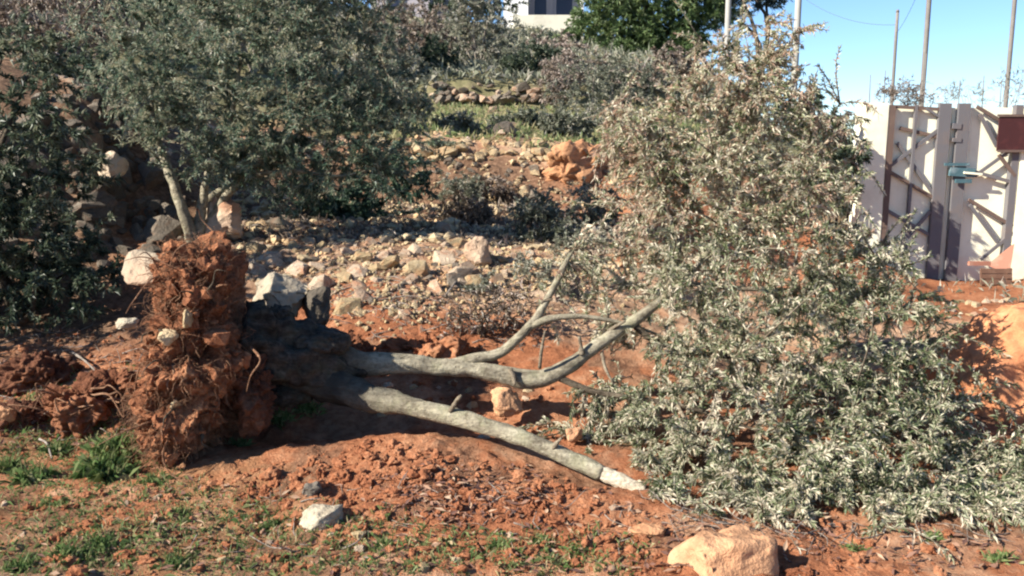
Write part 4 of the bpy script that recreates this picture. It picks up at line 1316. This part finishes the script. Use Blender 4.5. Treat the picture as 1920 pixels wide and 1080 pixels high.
beam_part("rail", gp(1784, 236, -.02), gp(1800, 237, -.02), .07, .04, 'greymetal', gate)
beam_part("rail", gp(1784, 262, -.02), gp(1800, 263, -.02), .05, .04, 'greymetal', gate)
lk = beam_part("lock_box", gp(1776, 321, -.06), gp(1822, 324, -.06), .11, .05, 'bluemetal', gate)
beam_part("bolt", gp(1766, 308, -.07), gp(1812, 308, -.07), .035, .03, 'bluemetal', lk)
beam_part("bolt", gp(1786, 339, -.07), gp(1816, 339, -.07), .05, .03, 'bluemetal', lk)
beam_part("bolt", gp(1800, 323, -.10), gp(1834, 326, -.10), .025, .02, 'whitemetal', lk)
sg = beam_part("sign_plate", gp(1864, 250, -.09), gp(1960, 250, -.09), .44, .02, 'maroon', gate)
beam_part("sign_rim", gp(1862, 283, -.105), gp(1960, 283, -.105), .03, .015, 'brownmetal', sg)
beam_part("sign_rim", gp(1862, 217, -.105), gp(1960, 217, -.105), .03, .015, 'brownmetal', sg)


def wall_block(name, label, x0, x1, y0, y1, z0, z1, mat, cap=None):
    """rendered wall with slightly uneven, worn edges and a coping part"""
    root = thing(name, label, "wall")
    root.location = ((x0 + x1) / 2, (y0 + y1) / 2, z0)
    bm = bmesh.new()
    bmesh.ops.create_cube(bm, size=1)
    for v in bm.verts:
        v.co = Vector((v.co.x * (x1 - x0), v.co.y * (y1 - y0), (v.co.z + .5) * (z1 - z0)))
    bmesh.ops.bevel(bm, geom=bm.edges[:], offset=.015, segments=2, affect='EDGES')
    bmesh.ops.subdivide_edges(bm, edges=[e for e in bm.edges if e.calc_length() > .2], cuts=8, use_grid_fill=True)
    for v in bm.verts:
        w = Vector(v.co) * 3
        v.co += v.normal * .012 * float(vnoise([w[:]], 5)[0])
    me = bpy.data.meshes.new("render_coat")
    bm.to_mesh(me)
    bm.free()
    link("render_coat", me, M[mat], root)
    if cap:
        b = Bag()
        beam(b, (-(x1 - x0) / 2 - .02, 0, z1 - z0 + .03), ((x1 - x0) / 2 + .02, 0, z1 - z0 + .03), .06, y1 - y0 + .05)
        link("coping", b.mesh("coping", False), M[cap], root)
    return root


xa, xb = vert(1622)[0][0], vert(1666)[0][0]
wall_block("gate_pier", "white rendered wall pier at the left of the metal gate", xa, xb, GY0 - .05, GY0 + .3, zb_ - .3, zt_ + .02, 'plaster')
xa = vert(1917)[0][0]
wall_block("boundary_wall", "white rendered wall running on to the right of the gate", xa, xa + 3.5, GY0 - .05, GY0 + .2, zb_ - .3, zt_ - .03, 'plaster')
# red board and timber at the foot of the gate
o = thing("red_board", "leaning red orange board at the foot of the right gate leaf", "board")
o.location = at(1870, 505, 10.9)
GOs, GO = GO, np.array(o.location[:])
b = Bag()
p0, p1, p2 = at(1852, 498, 11.0) - GO, at(1902, 458, 11.1) - GO, at(1893, 515, 10.85) - GO
off = np.array([0, .03, 0])
V = [p0, p1, p2, p0 + off, p1 + off, p2 + off]
b.add(V, [(0, 2, 1), (3, 4, 5), (0, 1, 4), (0, 4, 3), (1, 2, 5), (1, 5, 4), (2, 0, 3), (2, 3, 5)])
link("board", b.mesh("board", False), M['redboard'], o)
beam_part("batten", at(1816, 494, 10.8), at(1856, 494, 10.8), .05, .05, 'redboard', o)
o = thing("timber_box", "brown slatted timber crate on the ground below the red board", "crate")
o.location = at(1868, 525, 10.7)
GO = np.array(o.location[:])
for py in (508, 518, 529):
    beam_part("slat", at(1838, py, 10.55), at(1897, py, 10.55), .055, .02, 'timber', o)
for px in (1843, 1893):
    beam_part("corner_post", at(px, 503, 10.59), at(px, 536, 10.59), .04, .04, 'timber', o)
for py in (510, 524):
    beam_part("slat", at(1838, py, 10.9), at(1897, py, 10.9), .06, .02, 'timber', o)
GO = GOs


def pole(label, px, top_py, bot_py, Y, r0, r1, mat, arm=False, group="poles against the sky"):
    top = at(px, top_py, Y)
    x = top[0]
    zb = Hs(x, Y) - .3
    root = thing("utility_pole", label, "pole", group)
    root.location = (x, Y, zb)
    V, F = tube([(0, 0, 0), (0.01, 0, (top[2] - zb) * .5), (0, 0, top[2] - zb)], [r0, (r0 + r1) / 2, r1], 12, step=.5)
    link("shaft", np_mesh("shaft", V, F), M[mat], root)
    V, F = tube([(0, 0, top[2] - zb - .01), (0, 0, top[2] - zb + .05)], [r1 * 1.2, r1 * .8], 10)
    link("cap", np_mesh("cap", V, F), M[mat], root)
    if arm:
        b = Bag()
        z = (top[2] - zb) * .92
        beam(b, (-.7, 0, z), (.7, 0, z), .1, .08)
        link("crossarm", b.mesh("crossarm", False), M['polewood'], root)
    return top


P1 = pole("pale concrete pole in front of the dark pine at the left of the sky", 1371, -140, 100, 27, .09, .08, 'concrete')
P2 = pole("pale concrete pole against the sky above the fallen crown", 1505, -160, 100, 27, .10, .09, 'concrete')
P3 = pole("tall grey timber pole rising behind the gate", 1752, -140, 190, 20, .058, .05, 'polewood')
P4 = pole("shorter dark pole with its top in view left of the tall timber pole", 1683, 22, 190, 22, .045, .035, 'polewood')
P5 = pole("dark pole cut by the right edge of the photo", 1913, -120, 190, 18, .045, .04, 'polewood')
for px, tp, lab in ((1737, 100, "tallest thin stake, just left of the tall timber pole"), (1632, 140, "thin stake above the white pier, leftmost of all"), (1660, 132, "thin stake above the right side of the white pier"),
                    (1800, 150, "thin stake above the middle posts of the gate"), (1845, 142, "thin stake above the left half of the right gate leaf"), (1878, 150, "thin stake above the maroon sign plate")):
    t = at(px, tp, 16)
    x = t[0]
    zb = Hs(x, 16) - .1
    V, F = tube([(0, 0, 0), (.02, 0, (t[2] - zb) * .6), (.0, 0, t[2] - zb)], [.012, .010, .008], 6, step=.3)
    o = link("fence_stake", np_mesh("fence_stake", V, F), M['polewood'], loc=(x, 16, zb))
    tag(o, lab, "stake", "thin stakes behind the gate")
for k, (a, c_, sag, lab) in enumerate(((P2 - (0, 0, 2.2), P4 - (0, 0, .3), .25, "thin cable from the pale pole to the short dark pole"), (P4 - (0, 0, .5), P3 - (0, 0, .6), .2, "thin cable rising from the short dark pole to the tall pole"))):
    t = np.linspace(0, 1, 24)[:, None]
    pts = a + (c_ - a) * t - np.array([0, 0, 1.0]) * sag * 4 * t * (1 - t)
    V, F = tube(pts, np.full(24, .005), 5)
    tag(link("overhead_cable", np_mesh("overhead_cable", V, F), M['wire']), lab, "cable")


def box_part(name, x0, x1, y0, y1, z0, z1, mat, parent):
    O = np.array(parent.location[:]) if parent.parent is None else np.array(parent.parent.location[:])
    b = Bag()
    V = np.array([(x, y, z) for x in (x0, x1) for y in (y0, y1) for z in (z0, z1)]) - O
    F = []
    for a_, b_, c_, d_ in ((0, 1, 3, 2), (4, 6, 7, 5), (0, 4, 5, 1), (2, 3, 7, 6), (0, 2, 6, 4), (1, 5, 7, 3)):
        F += [(a_, b_, c_), (a_, c_, d_)]
    b.add(V, F)
    return link(name, b.mesh(name, False), M[mat], parent)


HY = 48.0


def hx(px, Y=HY, py=20):
    return at(px, py, Y)[0]


def hz(py, Y=HY):
    return at(960, py, Y)[2]


hs = thing("white_house", "white house with a shaded balcony on the hill above the far terrace", "house")
hs.location = (hx(1010), HY + 3, hz(60))
box_part("wall", hx(944), hx(990), HY, HY + 7, hz(75), hz(-110), 'housewhite', hs)
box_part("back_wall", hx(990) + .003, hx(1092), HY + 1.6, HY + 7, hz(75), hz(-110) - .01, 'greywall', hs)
box_part("balcony_floor", hx(990) + .003, hx(1092), HY, HY + 1.597, hz(52), hz(48), 'cream', hs)
box_part("parapet", hx(962), hx(1094), HY - .25, HY - .003, hz(75), hz(29), 'cream', hs)
box_part("balcony_roof", hx(990) + .003, hx(1098), HY - .1, HY + 1.597, hz(-62), hz(-72), 'housewhite', hs)
box_part("roof", hx(938), hx(1100), HY - .4, HY + 7.3, hz(-110), hz(-122), 'cream', hs)
for a, c_ in ((1000, 1030), (1042, 1080)):
    w = box_part("window", hx(a), hx(c_), HY + 1.5, HY + 1.59, hz(45), hz(-40), 'greywall', hs)
    box_part("pane", hx(a) + .1, hx(c_) - .1, HY + 1.46, HY + 1.495, hz(42), hz(-35), 'glass', w)
box_part("balcony_post", hx(1088), hx(1094), HY - .05, HY + .15, hz(29), hz(-62), 'housewhite', hs)
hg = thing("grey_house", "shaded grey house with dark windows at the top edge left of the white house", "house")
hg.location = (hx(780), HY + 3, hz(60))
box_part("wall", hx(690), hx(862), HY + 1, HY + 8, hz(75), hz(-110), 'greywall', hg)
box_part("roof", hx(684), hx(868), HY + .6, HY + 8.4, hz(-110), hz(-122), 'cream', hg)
for a, c_, p, q in ((718, 752, 14, -40), (800, 842, 24, -40)):
    w = box_part("window", hx(a), hx(c_), HY + .9, HY + .99, hz(p), hz(q), 'greywall', hg)
    box_part("pane", hx(a) + .08, hx(c_) - .08, HY + .86, HY + .895, hz(p) + .08, hz(q) - .08, 'glass', w)

# ------------------------------------------------------------------ small things on the soil
rng = np.random.default_rng(51)


def tuft(px, py, n, h, spread, seed, name="grass_tuft"):
    r = np.random.default_rng(seed)
    p = hit(px, py)
    n = int(n * 1.6)
    base = p + r.normal(size=(n, 3)) * np.array([spread, spread * .8, 0])
    base[:, 2] = H(base[:, 0], base[:, 1]) - .004
    d = r.normal(size=(n, 3)) * .6 + np.array([0, 0, 1.0])
    V, F = leaves(base - p, d, h * r.uniform(.4, 1.2, n), r.uniform(.0025, .0055, n), r, droop=.7)
    T = np.repeat(np.clip(r.normal(.45, .25, n), 0, 1), 4)
    o = link(name, np_mesh(name, V, F, T, False), M['grass'], loc=p)
    return o


TUFTS = [
    (195, 885, 260, .15, .045, "bright green grass tuft in front of the root ball"), (218, 850, 230, .15, .04, "taller grass tuft between the low root and the bright tuft"),
    (60, 905, 170, .11, .035, "grass tuft near the left edge level with the foot of the root ball"), (14, 880, 110, .09, .025, "grass tuft cut by the left edge below the dark clod"),
    (130, 1050, 120, .09, .03, "weed tuft in the bottom left corner area, left of its near twin"), (192, 1030, 100, .08, .025, "weed tuft in the bottom left, right of its near twin"),
    (35, 1068, 90, .07, .025, "grass tuft in the extreme bottom left corner"), (290, 905, 90, .07, .03, "weed tuft at the very foot of the root ball"),
    (95, 948, 70, .06, .02, "little weed tuft below the left edge tuft"), (345, 965, 50, .05, .02, "tiny weed tuft on the soil below the root ball"),
    (510, 985, 60, .055, .02, "tiny weed tuft up and left of the cream stone"), (718, 1025, 70, .055, .022, "weed tuft just right of the cream stone"),
    (930, 1025, 80, .055, .024, "weed tuft at the bottom centre, leftmost of three"), (1025, 1018, 55, .05, .02, "weed tuft at the bottom centre, middle of three"),
    (1092, 1035, 75, .055, .022, "weed tuft at the bottom centre, rightmost of three"), (575, 772, 110, .08, .03, "green weed clump in the gap under the trunk"),
    (525, 792, 100, .085, .03, "green weed clump between the root ball and the gap under the trunk"), (448, 838, 70, .075, .022, "dull weed clump against the right foot of the root ball"),
    (330, 1062, 90, .065, .025, "weed tuft at the bottom edge below the root ball"), (780, 1065, 60, .045, .02, "flat weed tuft at the bottom edge left of centre"),
    (108, 850, 90, .10, .025, "grass tuft below the torn clod at left"), (1600, 1030, 50, .05, .02, "weed tuft right of the big orange boulder"),
    (1870, 1050, 70, .065, .025, "weed tuft in the bottom right corner"), (1745, 1012, 60, .055, .024, "weed tuft below the right end of the fallen crown")]
for k, (px, py, n, h, s, lab) in enumerate(TUFTS):
    tag(tuft(px, py, n, h, s, 300 + k), lab, "grass tuft", "grass tufts on the red soil")

# sparse grass over the left foreground and the far terrace
BASE, HH = [], []
for q in poly_pts([(0, 850), (260, 860), (420, 930), (900, 1000), (1200, 1010), (1200, 1078), (0, 1078)], 2600, rng):
    BASE.append(hit(*q)[:2] + rng.normal(size=2) * .05)
    HH.append(rng.uniform(.02, .065))
for q in poly_pts([(0, 700), (250, 700), (270, 860), (0, 860)], 700, rng):
    BASE.append(hit(*q)[:2] + rng.normal(size=2) * .05)
    HH.append(rng.uniform(.03, .08))
B = np.array(BASE)
B = np.repeat(B, 3, 0) + rng.normal(size=(len(B) * 3, 2)) * .012
hh = np.repeat(HH, 3) * rng.uniform(.5, 1.2, len(B))
P = np.column_stack([B, H(B[:, 0], B[:, 1]) - .003])
V, F = leaves(P, rng.normal(size=(len(P), 3)) * .6 + np.array([0, 0, 1]), hh, rng.uniform(.003, .006, len(P)), rng, droop=.6)
o = link("sparse_grass", np_mesh("sparse_grass", V, F, np.repeat(np.clip(rng.normal(.6, .3, len(P)), 0, 1), 4), False), M['grass'], kind="stuff")
tag(o, "sparse thin grass blades over the red foreground soil", "grass")
yy = rng.uniform(12.4, 21.8, 9000)
xx = rng.uniform(-.14, .22, 9000) * yy
P = np.column_stack([xx, yy, H(xx, yy)])
V, F = leaves(P, rng.normal(size=(9000, 3)) * .6 + np.array([0, 0, 1]), rng.uniform(.08, .22, 9000), .02, rng, droop=.5)
o = link("terrace_grass", np_mesh("terrace_grass", V, F, np.repeat(np.clip(rng.normal(.8, .25, 9000), 0, 1), 4), False), M['grass'], kind="stuff")
tag(o, "short green grass covering the far terrace", "grass")

# crumbs of soil
b = Bag()
ZONES = [([(330, 900), (720, 820), (1180, 930), (1250, 1078), (0, 1078), (0, 960)], 2600), ([(380, 900), (720, 825), (1150, 920), (1100, 980), (500, 980)], 1600), ([(0, 620), (290, 620), (270, 860), (0, 860)], 600), ([(520, 760), (760, 790), (1160, 880), (1100, 760), (840, 620), (640, 620)], 700), ([(1180, 960), (1915, 1000), (1915, 1078), (1180, 1078)], 400)]
for poly, n in ZONES:
    for q in poly_pts(poly, n, rng):
        p = hit(*q)
        s = min(.005 + .005 * rng.pareto(2.2), .032)
        V, F = ICO[1 if s < .012 else 3]
        V = V * (1 + .5 * fbm(V * 1.3 + rng.uniform(0, 99, 3), 4, .6, 3))[:, None] * s * rng.uniform(.6, 1.3, 3) * np.array([1, 1, .75])
        b.add(V + p + np.array([0, 0, s * .2]), F)
o = link("soil_clods", b.mesh("soil_clods", False), M['soil'], kind="stuff")
tag(o, "crumbled clods of red earth strewn over the ground", "soil")

b = Bag()
for k in range(2600):
    y = rng.uniform(7.4, 12.6)
    x = rng.uniform(-.36, .16) * y
    s_ = min(.018 + .014 * rng.pareto(2.0), .07)
    V, F = ICO[1]
    V = V * (1 + .3 * rng.normal(size=(len(V), 1))) * s_ * rng.uniform(.6, 1.3, 3) * np.array([1, 1, .7])
    b.add(V + np.array([x, y, Hs(x, y) + s_ * .2]), F)
o = link("bank_rubble", b.mesh("bank_rubble", False), M['rimstone'], kind="stuff")
tag(o, "small grey rubble strewn over the shaded bank behind the rubble heap", "rubble")
n = 9000
yy = rng.uniform(7.6, 12.6, n)
xx = rng.uniform(-.36, .17, n) * yy
keep_ = fbm(np.column_stack([xx, yy, 0 * xx]) * 1.4, 3, .6, 91) > -.05
xx, yy = xx[keep_], yy[keep_]
n = len(xx)
V, F = leaves(np.column_stack([xx, yy, H(xx, yy)]), rng.normal(size=(n, 3)) * .8 + np.array([0, 0, .8]), rng.uniform(.05, .16, n), rng.uniform(.006, .016, n), rng, droop=.5)
o = link("dry_weeds", np_mesh("dry_weeds", V, F, np.repeat(np.clip(rng.normal(.4, .3, n), 0, 1), 4), False), M['brownleaf'], kind="stuff")
tag(o, "dead brown weeds over the shaded bank behind the rubble heap", "weeds")
n = 22000
yy = rng.uniform(6.2, 24, n)
sl = np.where(rng.random(n) < .5, rng.uniform(-1.1, -.33, n), rng.uniform(.16, .75, n))
yy = np.where(sl < 0, np.maximum(yy, 8.9), yy)
xx = sl * yy
keep_ = fbm(np.column_stack([xx, yy, 0 * xx]) * .9, 3, .6, 93) > -.1
xx, yy = xx[keep_], yy[keep_]
n = len(xx)
V, F = leaves(np.column_stack([xx, yy, H(xx, yy)]), rng.normal(size=(n, 3)) * .7 + np.array([0, 0, .8]), rng.uniform(.05, .2, n) * (.6 + yy / 24), rng.uniform(.006, .018, n), rng, droop=.5)
o = link("slope_weeds", np_mesh("slope_weeds", V, F, np.repeat(np.clip(rng.normal(.6, .3, n), 0, 1), 4), False), M['greyleaf'], kind="stuff")
tag(o, "sparse dry weeds on the slopes left of the olive and behind the fallen crown", "weeds")
n = 26000
yy = 22.4 + 34 * rng.random(n) ** 1.6
xx = rng.uniform(-.6, .27, n) * yy
V, F = leaves(np.column_stack([xx, yy, H(xx, yy)]), rng.normal(size=(n, 3)) * .6 + np.array([0, 0, .9]), rng.uniform(.15, .5, n), rng.uniform(.02, .05, n), rng, droop=.5)
o = link("hillside_grass", np_mesh("hillside_grass", V, F, np.repeat(np.clip(rng.normal(.55, .3, n), 0, 1), 4), False), M['greyleaf'], kind="stuff")
tag(o, "dry grey green grass and weeds on the hill slope", "grass")

b = Bag()
for poly, n_, ln in ((HEAP, 320, .25), ([(590, 560), (860, 560), (1100, 560), (1130, 660), (800, 660), (640, 620)], 160, .2), ([(0, 620), (290, 620), (270, 840), (0, 840)], 150, .2), ([(400, 380), (1130, 390), (1120, 460), (430, 450)], 120, .35), ([(500, 900), (1180, 940), (1250, 1060), (300, 1060)], 60, .12), ([(1150, 800), (1300, 960), (1900, 1000), (1900, 1030), (1250, 1010)], 90, .2)):
    for q in poly_pts(poly, n_, rng):
        p = hit(*q)
        a_ = rng.uniform(0, 6.28)
        d = np.array([math.cos(a_), math.sin(a_), rng.uniform(-.05, .35)]) * ln * rng.uniform(.3, 1)
        pts = [p, p + d * .5 + rng.normal(size=3) * .015, p + d + rng.normal(size=3) * .03]
        pts = [np.array([v[0], v[1], max(v[2], Hs(v[0], v[1]) + .006)]) for v in pts]
        rr = rng.uniform(.0015, .004)
        b.add(*tube(pts, [rr, rr * .8, rr * .4], 4, step=.03))
o = link("dead_twigs", b.mesh("dead_twigs"), M['deadtwig'], kind="stuff")
tag(o, "thin dead twigs and straw littering the rubble and the earth", "twigs")

# dead leaf litter
LP = []
for poly, n in (([(730, 880), (1000, 880), (1050, 960), (850, 990), (700, 950)], 500), ([(330, 900), (1200, 930), (1300, 1078), (0, 1078)], 600), ([(440, 460), (1130, 470), (1100, 640), (600, 600)], 900), ([(0, 620), (280, 620), (270, 850), (0, 850)], 500), ([(400, 380), (1130, 380), (1130, 460), (420, 460)], 700), ([(1180, 940), (1915, 1000), (1915, 1078), (1250, 1078)], 350)):
    for q in poly_pts(poly, n, rng):
        LP.append(hit(*q))
LP = np.array(LP) + rng.normal(size=(len(LP), 3)) * np.array([.03, .03, 0])
LP[:, 2] = H(LP[:, 0], LP[:, 1]) + .008
D = rng.normal(size=LP.shape)
D[:, 2] *= .25
V, F = leaves(LP, D, rng.uniform(.025, .06, len(LP)), rng.uniform(.008, .02, len(LP)), rng, droop=.1)
o = link("leaf_litter", np_mesh("leaf_litter", V, F, np.repeat(rng.random(len(LP)), 4), False), M['litter'], kind="stuff")
tag(o, "dead brown leaves and bits strewn over the earth and rubble", "leaf litter")

# single dead sticks
STICKS = [([(835, 560), (865, 530), (905, 500)], .007, "yellowish dead stick leaning on the rubble heap"),
          ([(700, 570), (770, 568), (830, 572)], .006, "thin dead stick lying level behind the upper limb"),
          ([(0, 705), (60, 710), (115, 718)], .010, "brown root stick lying at the left edge"),
          ([(60, 800), (120, 775), (200, 765)], .008, "grey stick below the torn clod at left"),
          ([(135, 665), (165, 695), (205, 730)], .008, "pale twig on top of the torn clod"),
          ([(75, 830), (90, 850), (98, 868)], .007, "short pale twig in the weeds at left"),
          ([(230, 668), (260, 668), (290, 668)], .004, "thin pale straw on the earth left of the root ball"),
          ([(1540, 900), (1650, 895), (1740, 905)], .008, "bare brown stick lying in the front of the fallen crown")]
for k, (pp, r, lab) in enumerate(STICKS):
    pts = np.array([hit(*q) + np.array([0, 0, .02 + .03 * (i % 2)]) for i, q in enumerate(pp)])
    V, F = tube(pts - pts[0], [r, r * .8, r * .5], 7, step=.02, rough=.2, rough_f=20, seed=k)
    tag(link("dead_stick", np_mesh("dead_stick", V, F), M['deadtwig' if k != 2 else 'root'], loc=pts[0]), lab, "stick")

for o in (wall, tw, fw, bpy.data.objects["boundary_wall"]):
    o["kind"] = "thing"
